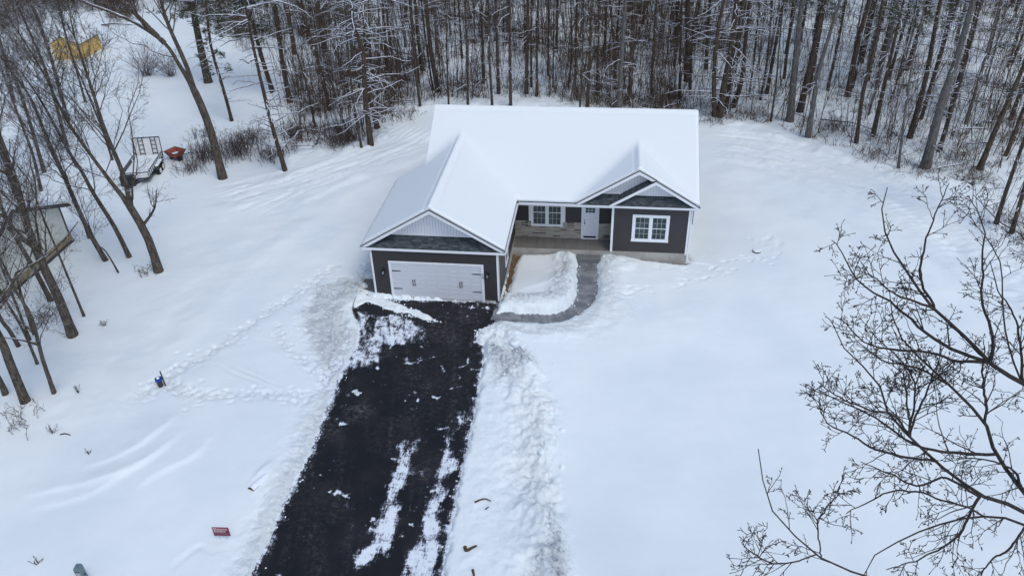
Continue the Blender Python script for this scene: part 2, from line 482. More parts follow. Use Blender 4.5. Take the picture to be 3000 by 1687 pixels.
class TB:
    def __init__(s): s.V = []; s.Q = []; s.n = 0
    def add(s, P, Rr, sides=3):
        P = np.asarray(P, float); Rr = np.asarray(Rr, float)
        if P.ndim == 2: P = P[None]; Rr = Rr[None]
        if len(P) == 0: return
        V, Q = tube_arrays(P, Rr, sides, s.n); s.V.append(V); s.Q.append(Q); s.n += len(V)
    def build(s, name, mat, parent=None, smooth=True):
        return np_mesh(name, np.concatenate(s.V), quads=np.concatenate(s.Q), mat=mat, parent=parent, smooth=smooth)
def lerp_tubes(P, t):
    """P (N,K,3); t (N,M) in 0..1 -> points (N,M,3), tangents"""
    N, K, _ = P.shape
    f = t*(K-1); i = np.clip(np.floor(f).astype(int), 0, K-2); w = (f-i)[..., None]
    a = P[np.arange(N)[:, None], i]; b = P[np.arange(N)[:, None], i+1]
    d = b-a; d = d/(np.linalg.norm(d, axis=-1, keepdims=True)+1e-9)
    return a*(1-w)+b*w, d
def lerp_r(Rr, t):
    N, K = Rr.shape
    f = t*(K-1); i = np.clip(np.floor(f).astype(int), 0, K-2); w = (f-i)
    return Rr[np.arange(N)[:, None], i]*(1-w)+Rr[np.arange(N)[:, None], i+1]*w
def spawn(P, Rr, m, t0, t1, L0, L1, ang0, ang1, rs, K=5, grav=.0, bend=.18, rfac=.6, rmin=.004, r=None, plane=None, flat=0, rmax=None):
    """m children on each parent tube"""
    r = r or rng
    N = len(P)
    t = np.sort(r.uniform(t0, t1, (N, m)), axis=1)
    p, d = lerp_tubes(P, t); rad = lerp_r(Rr, t)
    p = p.reshape(-1, 3); d = d.reshape(-1, 3); rad = rad.reshape(-1); tt = t.reshape(-1)
    n = len(p)
    q = r.normal(size=(n, 3))
    if plane is not None: q = q - plane*(q@plane)[:, None]*(1-flat)
    side = q - d*np.sum(q*d, 1, keepdims=True); side /= np.linalg.norm(side, axis=1, keepdims=True)+1e-9
    a = r.uniform(ang0, ang1, n)[:, None]
    dr = d*np.cos(a)+side*np.sin(a)
    L = r.uniform(L0, L1, n)*(1-.55*(tt-t0)/(t1-t0+1e-6))
    u = np.linspace(0, 1, K)[None, :, None]
    b1 = r.normal(size=(n, 1, 3))*bend
    C = p[:, None, :] + L[:, None, None]*(dr[:, None, :]*u + b1*u*u + np.array([0, 0, grav])*u*u + r.normal(size=(n, K, 3))*bend*.22*u)
    rr = np.maximum(rad*rfac, rmin)
    if rmax: rr = np.minimum(rr, rmax)
    Rn = rr[:, None]*(1-.75*np.linspace(0, 1, K)[None, :]); Rn = np.maximum(Rn, rmin*.6)
    return C, Rn
exec_parts = []

# ================================================================== GROUND
def grid_axis(segs):
    out = []
    for a, b, s in segs:
        n = max(1, int(round((b-a)/s))); out.append(a+(b-a)*np.arange(n)/n)
    out.append([segs[-1][1]])
    return np.concatenate(out)
POLY = {}
POLY['drive'] = gpoly([(1108, 874), (1075, 862), (1050, 880), (1028, 908), (1045, 945), (1051, 974), (1045, 1010), (1032, 1032), (1015, 1069), (963, 1179), (930, 1262), (900, 1341), (868, 1400), (815, 1514), (745, 1677), (640, 1900),
                       (1272, 1950), (1304, 1659), (1322, 1543), (1345, 1428), (1362, 1347), (1391, 1220), (1402, 1150), (1417, 1069), (1416, 1010), (1398, 1000), (1404, 972), (1432, 962), (1450, 955), (1456, 942), (1468, 884)])
POLY['walk'] = gpoly([(1692, 757), (1691, 800), (1690, 860), (1680, 888), (1665, 903), (1645, 914), (1610, 921), (1540, 922), (1480, 914), (1462, 912), (1450, 944), (1500, 951), (1580, 957), (1630, 953), (1660, 945), (1690, 931), (1724, 905), (1745, 882), (1752, 860), (1754, 800), (1754, 757)])
POLY['soil1'] = gpoly(C5((175, 612), (240, 540), (262, 480), (300, 360), (330, 250), (358, 150), (400, 112), (520, 118), (700, 120), (860, 118), (990, 128), (1010, 60), (300, 20), (180, 590)))
POLY['soil2'] = gpoly(C5((1215, 120), (1310, 132), (1310, 60), (1215, 60)))
POLY['soil3'] = gpoly(C5((1560, 150), (1700, 178), (1900, 204), (2060, 222), (2160, 226), (2205, 205), (2190, 150), (2100, 60), (1560, 60)))
POLY['pad'] = gpoly(CL((1905, 200), (2060, 195), (2100, 420), (2060, 440), (1925, 375), (1890, 340), (1960, 320), (1950, 280), (1880, 262)))
SNOWDRIVE = [  # (polygon, thickness)
    (gpoly(C8((240, 38), (300, 28), (400, 45), (520, 90), (600, 120), (662, 152), (655, 166), (600, 150), (540, 132), (525, 122), (440, 110), (350, 76), (300, 60), (265, 78), (238, 95))), .07),
    (gpoly(C8((236, 100), (290, 108), (330, 128), (315, 165), (300, 185), (330, 170), (360, 130), (420, 118), (510, 122), (560, 172), (602, 200), (592, 238), (627, 287), (560, 262), (480, 282), (395, 300), (370, 330), (382, 370), (300, 400), (198, 405), (210, 340), (240, 290), (262, 250), (262, 215), (250, 160))), .035),
    (gpoly(C8((456, 770), (485, 744), (512, 752), (505, 800), (560, 752), (578, 790), (530, 860), (535, 930), (500, 985), (470, 1030), (472, 1150), (455, 1262), (420, 1332), (360, 1362), (300, 1395), (250, 1412), (218, 1385), (250, 1330), (310, 1280), (332, 1200), (378, 1080), (402, 980), (438, 900), (450, 840))), .045),
    (gpoly(C8((700, 742), (735, 755), (742, 840), (792, 858), (780, 902), (716, 940), (722, 1040), (690, 1080), (662, 1130), (692, 1200), (690, 1300), (665, 1390), (640, 1520), (430, 1520), (470, 1400), (520, 1290), (570, 1230), (590, 1150), (604, 1080), (640, 1000), (662, 880), (690, 800))), .045),
    (gpoly(C8((735, 598), (800, 635), (852, 618), (850, 655), (800, 690), (760, 700), (735, 740), (728, 690), (745, 650))), .02),
    (gpoly(C8((655, 700), (712, 690), (715, 702), (668, 712))), .03),
    (gpoly(C8((495, 372), (520, 380), (620, 350), (725, 322), (715, 318), (600, 342), (530, 362), (505, 330), (490, 345))), .03),
    (gpoly(C8((708, 495), (800, 478), (800, 488), (715, 508))), .04),
    (gpoly(C8((230, 512), (255, 500), (275, 515), (262, 530), (235, 528))), .06),
    (gpoly(C8((806, 345), (825, 338), (832, 360), (812, 385), (770, 398), (725, 405), (760, 390), (805, 372))), .03),
    (gpoly(C8((668, 380), (690, 376), (705, 412), (690, 415))), .03),
    (gpoly(C8((740, 232), (762, 182), (768, 186), (748, 238))), .02),
    (gpoly(C8((832, 545), (862, 538), (858, 572), (832, 570))), .03),
    (gpoly(C8((120, 858), (140, 850), (150, 868), (130, 876))), .05),
    (gpoly(C8((560, 910), (605, 905), (602, 960), (570, 950))), .015),
]
TRAILS = [  # footprint trails: (points, spread, prints per metre, roughness)
    (CL((2060, 20), (1960, 60), (1900, 180), (1750, 330)), .5, 4),
    (CL((1480, 10), (1300, 130), (1000, 330), (800, 470), (520, 640), (330, 760), (0, 1000)), .40, 6),
    ([(700, 975), (620, 1030), (540, 1075), (490, 1110)], .5, 6),
    ([(480, 1130), (430, 1150), (405, 1165)], .5, 7),
    (C7((1030, 250), (1160, 320), (1350, 335), (1550, 330), (1800, 330), (1900, 350)), .40, 7),
    (CL((560, 900), (640, 1150), (760, 1260), (950, 1400), (1150, 1560)), .28, 4),
    (C5((1250, 545), (1500, 505), (1750, 470), (1950, 440), (2250, 380), (2560, 250)), .35, 3.0),
    (C5((1820, 215), (2000, 235), (2200, 300), (2400, 320), (2560, 270)), .3, 2.8),
    ([(2090, 800), (2130, 775), (2170, 758), (2230, 768), (2265, 745), (2270, 715), (2240, 700)], .4, 3),
    ([(2170, 700), (2230, 705), (2290, 722)], .6, 2),
    ([(2070, 800), (2110, 772), (2160, 755)], .2, 2.5),
    ([(470, 410), (490, 370), (505, 330), (520, 300)], .2, 2),
]
TYRES = [  # wheel tracks: (points, offsets, half width, depth)
    ([(1240, 365), (1150, 420), (1040, 470), (900, 520), (760, 560), (600, 600)], [-1.6, -1.2, -.2, .1, .6, 1.5, 1.9], .10, .08),
    ([(1250, 420), (1120, 475), (980, 530), (860, 575), (720, 640)], [-.5, .6], .12, .06),
    ([(2060, 425), (2200, 445), (2350, 480), (2500, 535), (2640, 600), (2800, 690), (3000, 830), (3200, 1000)], [-1.9, -1.45, -1.0, -.4, 0, .5, 1.1, 1.5, 2.1, 2.6], .085, .085),
    ([(2060, 400), (2220, 410), (2420, 460), (2600, 520), (2800, 620), (3000, 740)], [0, .9], .22, .08),
    (C7((1310, 120), (1450, 210), (1600, 280), (1750, 330)), [0, .25], .08, .06),
    (C7((1520, 1100), (1475, 1180), (1440, 1240), (1330, 1275), (1230, 1245), (1100, 1330), (960, 1449)), [0], .14, .08),
]
RIDGES = [
    (C7((1130, 400), (1060, 480), (1000, 530), (850, 650), (650, 740), (420, 800)), .45, .11),
    (C7((1160, 500), (1050, 620), (900, 740), (700, 830), (400, 900), (100, 960)), .5, .12),
    (C7((1330, 520), (1200, 700), (1000, 800), (850, 900), (750, 1000)), .5, .10),
    (C7((1000, 690), (800, 800), (500, 960), (100, 1040)), .5, .09),
    (C7((1220, 1240), (1100, 1320), (980, 1440)), .45, .10),
    (C7((0, 970), (120, 930), (320, 880)), .5, .10),
    ([(716, 1440), (760, 1390), (800, 1352), (838, 1322)], .34, .34), ([(700, 1425), (740, 1375), (790, 1330)], .35, .10),
    ([(1250, 455), (1100, 530), (950, 620), (800, 730), (650, 860), (450, 1060), (230, 1290)], 2.6, .15),
    ([(1240, 520), (1120, 590), (1000, 690), (900, 790)], 1.4, .10),
    ([(640, 560), (760, 540), (900, 500), (1040, 440)], .8, .16),
    ([(560, 620), (720, 590), (850, 560)], .6, .12),
    (C5((1700, 1000), (1900, 800), (2300, 600), (2576, 500)), 2.0, .06),
    ([(2080, 480), (2250, 520), (2450, 610), (2650, 740), (2800, 900)], 1.6, .12),
    ([(1290, 430), (1150, 500), (1000, 545), (840, 620)], .9, .16),
]
FOREST = [[(560, 420), (660, 400), (760, 420), (860, 470), (900, 440), (1010, 445), (1100, 435), (1170, 345), (1260, 325), (1500, 322), (2050, 335), (2120, 352), (2230, 372), (2350, 412), (2500, 450), (2640, 500), (2760, 515), (2880, 545), (2930, 690), (3100, 760), (3300, 640), (3300, -200), (430, -200), (470, 40), (620, 90), (820, 270), (830, 330), (700, 390)],
          [(-300, -200), (430, -200), (420, 100), (330, 92), (300, 60), (150, 66), (60, 110), (-300, 140)]]
def inpoly_px(X, Y, polys, z=-.3):
    u, v, d = proj(X, Y, z)
    out = np.full(X.shape, -1e9)
    ok = d > 1
    for P in polys: out = np.maximum(out, sdpoly(np.where(ok, u, -9999), np.where(ok, v, -9999), P))
    return out

def snow_field(X, Y):
    """snow depth over bare ground plus shader attributes"""
    n_big = fbm(X, Y, 7.0, 11, 3); n_mid = fbm(X, Y, 1.6, 21, 3); n_f = fbm(X, Y, .45, 31, 4, .6); n_ff = fbm(X, Y, .16, 41, 3, .7)
    D = .24 + .07*n_big + .018*n_mid + .006*n_f + .02*fbm(X*.35+Y*.2, Y*1.5-X*.4, 2.4, 77, 3)
    churn = np.zeros_like(X); dirt = np.zeros_like(X)
    # forest floor is bumpy and littered
    fo = inpoly_px(X, Y, FOREST)
    far = Y > 55
    lit = np.where(fo > -1e8, sm((fo+14)/30), 0)
    lit = np.where(far, 1, lit)
    D += lit*(.10*fbm(X, Y, 2.2, 51, 4, .6))
    # edge of the wood: low irregular berm
    e = np.exp(-(fo/18)**2)*(Y > 8)
    D += e*(.16+.22*n_mid+.10*n_f)
    churn = np.maximum(churn, e*.35)
    # wind ridges left front
    for P, w, h in RIDGES:
        g = smooth_line(gpoly(P, 0, SNOW0)); d, sd, run, tot = dline(X, Y, g)
        fade = sm(run/2)*sm((tot-run)/2)
        D += h*fade*np.where(sd > 0, np.exp(-(d/(w*.42))**2), np.exp(-(d/(w*2.4))**1.5))*(.8+.4*n_mid)
    # wheel tracks
    for P, offs_, w, dep in TYRES:
        g = smooth_line(gpoly(P, 0, SNOW0)); d, sd, run, tot = dline(X, Y, g)
        fade = sm(run/2.5)*sm((tot-run)/2.5)
        for o_ in offs_:
            q = np.abs(sd-o_-.22*np.sin(run*.30+o_*3)-.1*n_mid)/w
            D += fade*dep*(-np.exp(-q**4)+.5*np.exp(-((q-1.55)/.55)**2))*np.clip(.7+.7*vnoise(X, Y, 3.1, 300+int(o_*10)), 0, 1.3)+fade*np.exp(-q**2)*.02*n_f
        m = fade*np.exp(-(np.maximum(0, np.abs(sd)-max(abs(a) for a in offs_)-.3)/.4)**2)
        churn = np.maximum(churn, .22*m)
        if len(offs_) > 4: D += m*fade*(.13*fbm(run, sd*4.0, 3.0, 401, 3)+.04*n_f)
    # churned snow left of the driveway
    ch = gpoly(CL((1900, 180), (1500, 200), (1150, 330), (880, 700), (850, 900), (960, 1260), (1100, 1500), (1150, 1750), (1200, 2100)) + [(880, 1300), (850, 1400), (800, 1490), (760, 1600), (690, 1700), (760, 1720), (830, 1500), (960, 1200), (1030, 1040), (1050, 960), (1030, 905), (1090, 860)])
    s = sdpoly(X, Y, ch); m = sm((s+.15)/.9)
    D += m*(-.05+.22*n_f+.18*n_mid+.11*n_ff); churn = np.maximum(churn, m*1.0)
    dirt = np.maximum(dirt, m*sm((n_mid+.1)*2)*.5)
    # strip along the left drive edge, shallow and scraped
    sd = sdpoly(X, Y, POLY['drive'])
    strip = np.exp(-(np.maximum(-sd-.2, 0)/.8)**2)*(Y < -3)*(X < 3)
    D += strip*(-.10+.11*n_f+.05*n_ff); churn = np.maximum(churn, strip*.8)
    # plough bank right of the driveway
    bk = gpoly([(1408, 985), (1440, 975), (1500, 960), (1530, 1010), (1575, 1050), (1610, 1110), (1640, 1180), (1650, 1260), (1628, 1320), (1640, 1370), (1665, 1460), (1650, 1550), (1690, 1687), (1700, 1900), (1270, 1950), (1304, 1659), (1362, 1347), (1402, 1150), (1417, 1069)])
    s = sdpoly(X, Y, bk)
    m = sm((s+.3)/.9)
    crest = gpoly([(1450, 985), (1500, 1060), (1530, 1130), (1560, 1200), (1570, 1260), (1560, 1340), (1580, 1450), (1600, 1560), (1600, 1700), (1600, 1900)])
    d, sdd, run, tot = dline(X, Y, smooth_line(crest))
    cr = np.exp(-(d/1.05)**2)
    lumps = fbm(X, Y, 1.5, 61, 4, .55); lob = sm((vnoise(X, Y, 2.6, 67)+.25)*1.4)
    D += m*(-.06+cr*(.02+.42*lob+.40*lumps+.15*n_f)+.05*n_f+.11*n_ff*cr+.012*n_ff)
    churn = np.maximum(churn, m*(.25+.35*cr))
    patch = sm((fbm(X, Y, 1.9, 71, 3)+.02)*3.2)
    d2 = np.exp(-((d-.45)/.8)**2)
    dirt = np.maximum(dirt, m*d2*patch*1.0)
    churn = np.maximum(churn, m*d2*patch*1.0)
    # piles along the walk
    sw = sdpoly(X, Y, POLY['walk'])
    pile = np.exp(-((-sw-.75)/.65)**2)*(sw < 0)*(X > 7.0)
    inner = (X < 10.9) & (Y > -.6)
    D += pile*np.where(inner, .19+.16*n_mid+.20*n_f+.12*n_ff, (.13+.08*n_mid+.09*n_f+.04*n_ff))
    D += np.where(inner & (sw < 0), .10*sm((1.8+sw)/1.8)*sm(-sw/.3), 0)
    churn = np.maximum(churn, pile*np.where(inner, 1.0, .8))
    blobs = gpoly(C5((1250, 540), (1600, 520), (1660, 700), (1600, 830), (1400, 980), (900, 1100), (100, 1000), (120, 870), (600, 860), (1000, 780)))
    s = sdpoly(X, Y, blobs); m = sm((s+.2)/.8)
    D += m*(.05*n_f+.02*n_ff); churn = np.maximum(churn, m*.45)
    # footprints
    pr = np.random.default_rng(3)
    xs = X[0, :]; ys = Y[:, 0]
    for P, spread, dens in TRAILS:
        g = smooth_line(gpoly(P, 0, SNOW0)); seg = np.hypot(*np.diff(g, axis=0).T); L = seg.sum()
        cum = np.concatenate([[0], np.cumsum(seg)])
        d, _, run, tot = dline(X, Y, g); mm = np.exp(-(d/(spread*1.1))**2)
        if dens > 3.5: churn = np.maximum(churn, .5*mm); D += mm*(-.035+.05*n_f+.05*n_ff)
        for _ in range(int(L*dens*1.7)):
            t = pr.uniform(0, L); i = min(np.searchsorted(cum, t)-1, len(g)-2); i = max(i, 0)
            w = (t-cum[i])/max(seg[i], 1e-6); c = g[i]*(1-w)+g[i+1]*w
            dr = (g[i+1]-g[i])/max(seg[i], 1e-6); dr = dr if pr.random() < .5 else -dr
            c = c + np.array([-dr[1], dr[0]])*pr.normal()*spread*.8
            a = math.atan2(dr[1], dr[0])+pr.normal()*.35
            ix0, ix1 = np.searchsorted(xs, [c[0]-.6, c[0]+.6]); iy0, iy1 = np.searchsorted(ys, [c[1]-.6, c[1]+.6])
            if ix1-ix0 < 2 or iy1-iy0 < 2: continue
            pw = pr.uniform(.08, .16)
            sx = X[iy0:iy1, ix0:ix1]-c[0]; sy = Y[iy0:iy1, ix0:ix1]-c[1]
            p = (sx*math.cos(a)+sy*math.sin(a))/pw; q = (-sx*math.sin(a)+sy*math.cos(a))/(pw*.58)
            r2 = p*p+q*q
            D[iy0:iy1, ix0:ix1] += pr.uniform(.05, .10)*(-np.exp(-r2**1.6)+.07*np.exp(-((np.sqrt(r2)-1.7)/.5)**2))
    # drip hollow round the bedroom corner, drifts against the walls
    hol = np.exp(-(((X-17.9)/1.3)**2+((Y-8.5)/3.2)**2)); D -= .12*hol
    D += .16*np.exp(-((Y-5.1)/.55)**2)*sm((X-12.1)/.4)*sm((14.2-X)/.8)*(1+n_f)
    # pads that are shovelled clear
    edge = .16*n_f+.10*n_ff
    bare = np.maximum.reduce([sd+edge*1.3, sw+edge*.8, sdpoly(X, Y, POLY['soil1'])+edge*.6, sdpoly(X, Y, POLY['soil2'])+edge*.5,
                              sdpoly(X, Y, POLY['soil3'])+edge*.5, sdpoly(X, Y, POLY['pad'])+edge*.8])
    k = sm((bare+.30)/.42)
    k1 = sm((bare+.10)/.14)
    D = D*(1-.55*k) ; D = D*(1-k1) - .05*k1
    # what is left lying on the asphalt
    on = np.full(X.shape, -1e9); th = np.zeros_like(X)
    for P, t in SNOWDRIVE:
        if t < .06: continue
        s = sdpoly(X, Y, P)+.11*n_f+.08*n_ff
        on = np.maximum(on, s); th = np.where(s > -.1, np.maximum(th, t), th)
    D = np.where((sd > -.05), np.maximum(D, -.05+sm((on+.06)/.16)*(.05+th*(.9+.9*n_f+.7*n_ff))), D)
    # the snow sheet must not come through the house floor
    inh = ((X > .05) & (X < 6.7) & (Y > .05) & (Y < 7.4)) | ((X > 2.1) & (X < 16.8) & (Y > 6.0) & (Y < 16.1))
    D = np.where(inh, np.minimum(D, .0), D)
    return D, lit, churn, dirt, on
def build_ground():
    xs = grid_axis([(-320, -90, 23), (-90, -34, 1.4), (-34, -14, .22), (-14, -1.6, .10), (-1.6, 11, .065), (11, 26, .13), (26, 42, .26), (42, 90, 1.2), (90, 320, 23)])
    ys = grid_axis([(-160, -40, 12), (-40, -20, 1.0), (-20, 7, .075), (7, 30, .16), (30, 75, .45), (75, 110, 3.5), (110, 420, 31)])
    X, Y = np.meshgrid(xs, ys)
    D, lit, churn, dirt, on = snow_field(X, Y)
    Z = G(X, Y)+D
    r = np.hypot(X, Y-20); Z = Z + 14*sm((r-120)/260)
    ny, nx = X.shape
    V = np.stack([X, Y, Z], -1).reshape(-1, 3)
    i = np.arange(ny-1)[:, None]*nx+np.arange(nx-1)[None, :]
    Q = np.stack([i, i+1, i+nx+1, i+nx], -1).reshape(-1, 4)
    o = np_mesh('ground', V, quads=Q, mat=M['ground'], smooth=True, attrs={'litter': lit, 'churn': churn, 'dirt': dirt})
    tag(o, kind='structure')
    print('ground', V.shape)
    # asphalt
    xs = np.arange(-2.3, 7.01, .06); ys = np.arange(-34, .05, .06)
    X, Y = np.meshgrid(xs, ys)
    sd = sdpoly(X, Y, POLY['drive'])
    n_f = fbm(X, Y, .45, 31, 4, .6); n_ff = fbm(X, Y, .16, 41, 3, .7)
    on = np.full(X.shape, -1e9)
    for P, t in SNOWDRIVE: on = np.maximum(on, sdpoly(X, Y, P)+.08*n_f)
    vary = fbm(X, Y, .8, 95, 3)
    dust = np.zeros(X.shape); strk = fbm(X*5.5+Y*1.6, Y*.55, .9, 123, 3); fleck = sm((fbm(X, Y, .30, 131, 3)-.32)*6)*sm(fbm(X, Y, 1.7, 137, 2)*2.5+.1)
    for j, (P, t) in enumerate(SNOWDRIVE):
        sp = sdpoly(X, Y, P)
        big_ = j in (1, 2, 3, 4)
        wide = .26 if big_ else .09
        amp = {1: .60, 2: .70, 3: .72, 4: .56}.get(j, .60)
        core = (amp-.05+.12*vary+(.20*strk if big_ else 0))*sm((sp+wide*.6)/(wide*1.6))
        halo = (.36 if big_ else .30)*np.exp(-(np.maximum(-sp, 0)/(.30 if big_ else .10)))
        dust = np.maximum(dust, np.maximum(core, halo))
    edge = np.maximum(sd-.02, 0)
    dust = np.maximum(dust, (.66+.14*vary)*np.exp(-edge/.30))
    dust = np.maximum(dust, (.36+.1*vary)*np.exp(-edge/.7)*(X < 3)*(Y < -3))
    dust = np.maximum(dust, .17+.08*vary+.42*fleck)
    g8 = lambda *p: gpoly(C8(*p))
    for P, a in ((g8((430, 540), (500, 530), (500, 600), (420, 620)), .26), (g8((575, 780), (620, 720), (640, 760), (610, 880), (585, 870)), .27), (g8((170, 760), (250, 760), (250, 810), (180, 800)), .24),
                 (g8((330, 920), (400, 900), (400, 950), (335, 950)), .24), (g8((500, 1080), (545, 1060), (540, 1140), (505, 1150)), .26), (g8((600, 720), (720, 680), (730, 740), (620, 760)), .28), (g8((700, 940), (775, 940), (740, 1200), (690, 1400), (700, 1100)), .12)):
        dust = np.maximum(dust, a*sm((sdpoly(X, Y, P)+.25)/.4))
    scuff = .16*sm((fbm(X, Y, 2.2, 97, 4)+.02)*4)+.25*sm((fbm(X*3.2+Y*.5, Y*.35, 1.2, 99, 3)-.1)*3)*(X > .6)
    for P, a in ((g8((200, 600), (300, 560), (330, 620), (280, 660), (205, 668)), .9), (g8((560, 150), (760, 180), (790, 300), (640, 260)), .5), (g8((740, 130), (880, 120), (900, 170), (760, 180)), .4), (g8((40, 660), (200, 640), (160, 760), (60, 760)), .35), (g8((560, 900), (620, 900), (610, 970), (570, 960)), .9), (g8((0, 1200), (60, 1150), (120, 1449), (0, 1449)), .3)):
        scuff = np.maximum(scuff, a*sm((sdpoly(X, Y, P)+.35)/.7))
    Z = G(X, Y)
    V = np.stack([X, Y, Z], -1).reshape(-1, 3); ny, nx = X.shape
    i = np.arange(ny-1)[:, None]*nx+np.arange(nx-1)[None, :]
    keep = (sd[:-1, :-1] > -1.6)
    Q = np.stack([i, i+1, i+nx+1, i+nx], -1)[keep].reshape(-1, 4)
    o = np_mesh('driveway', V, quads=Q, mat=M['asphalt'], smooth=True, attrs={'dust': dust, 'scuff': scuff}); tag(o, kind='structure')
    # soil under the eaves and concrete walk
    def sheet(name, x0, x1, y0, y1, st, dz, mat, P=None, pad=0, dust=None):
        xs = np.linspace(x0, x1, int((x1-x0)/st)+1); ys = np.linspace(y0, y1, int((y1-y0)/st)+1)
        X, Y = np.meshgrid(xs, ys); Z = G(X, Y)+dz
        if dz < 0: Z = Z+.03*fbm(X, Y, .5, 91, 3)
        ny, nx = X.shape; i = np.arange(ny-1)[:, None]*nx+np.arange(nx-1)[None, :]; Q = np.stack([i, i+1, i+nx+1, i+nx], -1)
        a = {}
        if P is not None:
            s = sdpoly(X, Y, P); Q = Q[s[:-1, :-1] > -pad]
            n_f = fbm(X, Y, .35, 33, 3)
            du = .42*np.exp(-(np.maximum(s, 0)/.05)**1.0)
            for C, am in ((C5((1150, 160), (1240, 150), (1240, 700), (1180, 740), (1200, 600), (1120, 440), (1150, 380), (1165, 260)), .42), (C5((1040, 385), (1200, 385), (1230, 430), (1120, 430)), .40), (C5((690, 830), (800, 810), (980, 740), (1080, 720), (1080, 780), (800, 870)), .34)):
                du = np.maximum(du, am*sm((sdpoly(X, Y, gpoly(C))+.10)/.2))
            a = {'dust': du}
        o = np_mesh(name, np.stack([X, Y, Z], -1).reshape(-1, 3), quads=Q.reshape(-1, 4), mat=mat, smooth=True, attrs=a); tag(o, kind='structure'); return o
    sheet('soil', 6.6, 17.9, -.1, 6.1, .08, -.035, M['soil'])
    sheet('path', 6.3, 12.4, -1.6, 6.0, .05, .004, M['walk'], POLY['walk'], .3)
    # joints between the slabs of the path, cut as thin dark strips
    jt = MB()
    for (a, b) in (C5((408, 735), (396, 838)), C5((672, 735), (690, 835)), C5((930, 680), (1020, 745)), C5((1000, 525), (1180, 545)), C5((1000, 262), (1228, 265)), C5((1005, 400), (1228, 400))):
        p = gpoly([a, b]); q0 = (p[0][0], p[0][1], float(G(*p[0]))+.006); q1 = (p[1][0], p[1][1], float(G(*p[1]))+.006)
        n = 8
        for k in range(n):
            f0, f1 = k/n, (k+1)/n
            A = [q0[i]*(1-f0)+q1[i]*f0 for i in range(3)]; B = [q0[i]*(1-f1)+q1[i]*f1 for i in range(3)]
            A[2] = float(G(A[0], A[1]))+.006; B[2] = float(G(B[0], B[1]))+.006
            jt.bar(A, B, .022, .006)
    o = jt.build('path_joints', M['fascia']); tag(o, kind='structure')
    pd = MB()
    P = gpoly(CL((1905, 200), (2060, 195), (2100, 420), (2060, 440), (1820, 355)))
    sl = MB(); sl.box(-1.35, -.02, .12, 2.1, -.32, -.10); o = sl.build('side_pad', M['porch'], bevel=.01)
    tag(o, kind='structure')
build_ground()

# loose clods of snow, nobody could count them
def clods():
    r = np.random.default_rng(5)
    ph = (1+5**.5)/2
    I = np.array([(-1, ph, 0), (1, ph, 0), (-1, -ph, 0), (1, -ph, 0), (0, -1, ph), (0, 1, ph), (0, -1, -ph), (0, 1, -ph), (ph, 0, -1), (ph, 0, 1), (-ph, 0, -1), (-ph, 0, 1)])/1.9
    Fc = np.array([(0, 11, 5), (0, 5, 1), (0, 1, 7), (0, 7, 10), (0, 10, 11), (1, 5, 9), (5, 11, 4), (11, 10, 2), (10, 7, 6), (7, 1, 8), (3, 9, 4), (3, 4, 2), (3, 2, 6), (3, 6, 8), (3, 8, 9), (4, 9, 5), (2, 4, 11), (6, 2, 10), (8, 6, 7), (9, 8, 1)])
    spots = []
    def along(P, n, sp, s0, s1):
        g = smooth_line(P)
        for _ in range(n):
            i = r.integers(0, len(g)-1); w = r.random(); c = g[i]*(1-w)+g[i+1]*w
            spots.append((c[0]+r.normal()*sp, c[1]+r.normal()*sp, r.uniform(s0, s1)**1))
    dr = POLY['drive']
    along(dr[8:15], 110, .16, .015, .04); along(dr[17:24], 40, .10, .02, .05); along(gpoly([(1408, 1000), (1402, 975), (1440, 958)]), 22, .14, .03, .08)
    along(gpoly(C8((300, 60), (440, 110), (600, 150), (660, 158))), 50, .09, .02, .05)
    along(gpoly(C8((260, 38), (400, 45), (520, 88), (640, 145))), 40, .07, .02, .05)
    along(gpoly(C5((185, 560), (215, 520), (250, 470))), 14, .10, .03, .07)
    along(POLY['walk'][0:8], 50, .10, .015, .04); along(POLY['walk'][9:20], 30, .09, .015, .035)
    along(gpoly(C5((860, 200), (900, 400), (850, 560), (500, 640), (250, 640))), 60, .35, .02, .06)
    along(gpoly(C5((1300, 170), (1350, 300), (1300, 420))), 30, .35, .02, .06)
    along(gpoly([(1480, 1010), (1540, 1120), (1560, 1230), (1560, 1400), (1600, 1600)]), 70, .65, .02, .07)
    along(gpoly([(1500, 1010), (1590, 1100), (1615, 1180), (1620, 1300), (1640, 1420)]), 12, .35, .08, .16)
    along(gpoly(CL((1600, 400), (1200, 700), (1100, 1000), (1300, 1300), (1500, 1500))), 150, .8, .02, .055)
    along(gpoly(C5((1300, 600), (1600, 700), (1400, 900), (900, 1000))), 40, .5, .02, .05)
    along(gpoly(C5((1300, 128), (1450, 130), (1560, 152))), 24, .08, .03, .07)
    S = np.array(spots); n = len(S)
    D, *_ = None, None
    # height of the snow sheet at each spot, by a small local grid
    zz = snow_at(S[:, 0], S[:, 1])
    J = I[None]*(1+r.uniform(-.3, .3, (n, 12, 1)))*S[:, 2][:, None, None]*np.stack([r.uniform(.8, 1.4, n), r.uniform(.8, 1.4, n), r.uniform(.55, .9, n)], -1)[:, None, :]
    V = J + np.stack([S[:, 0], S[:, 1], zz+S[:, 2]*.25], -1)[:, None, :]
    T = (Fc[None]+np.arange(n)[:, None, None]*12).reshape(-1, 3)
    o = np_mesh('snow_clods', V.reshape(-1, 3), tris=T, mat=M['lump'], smooth=False); tag(o, 'loose clods of snow thrown beside the driveway and the path', None, None, 'stuff')
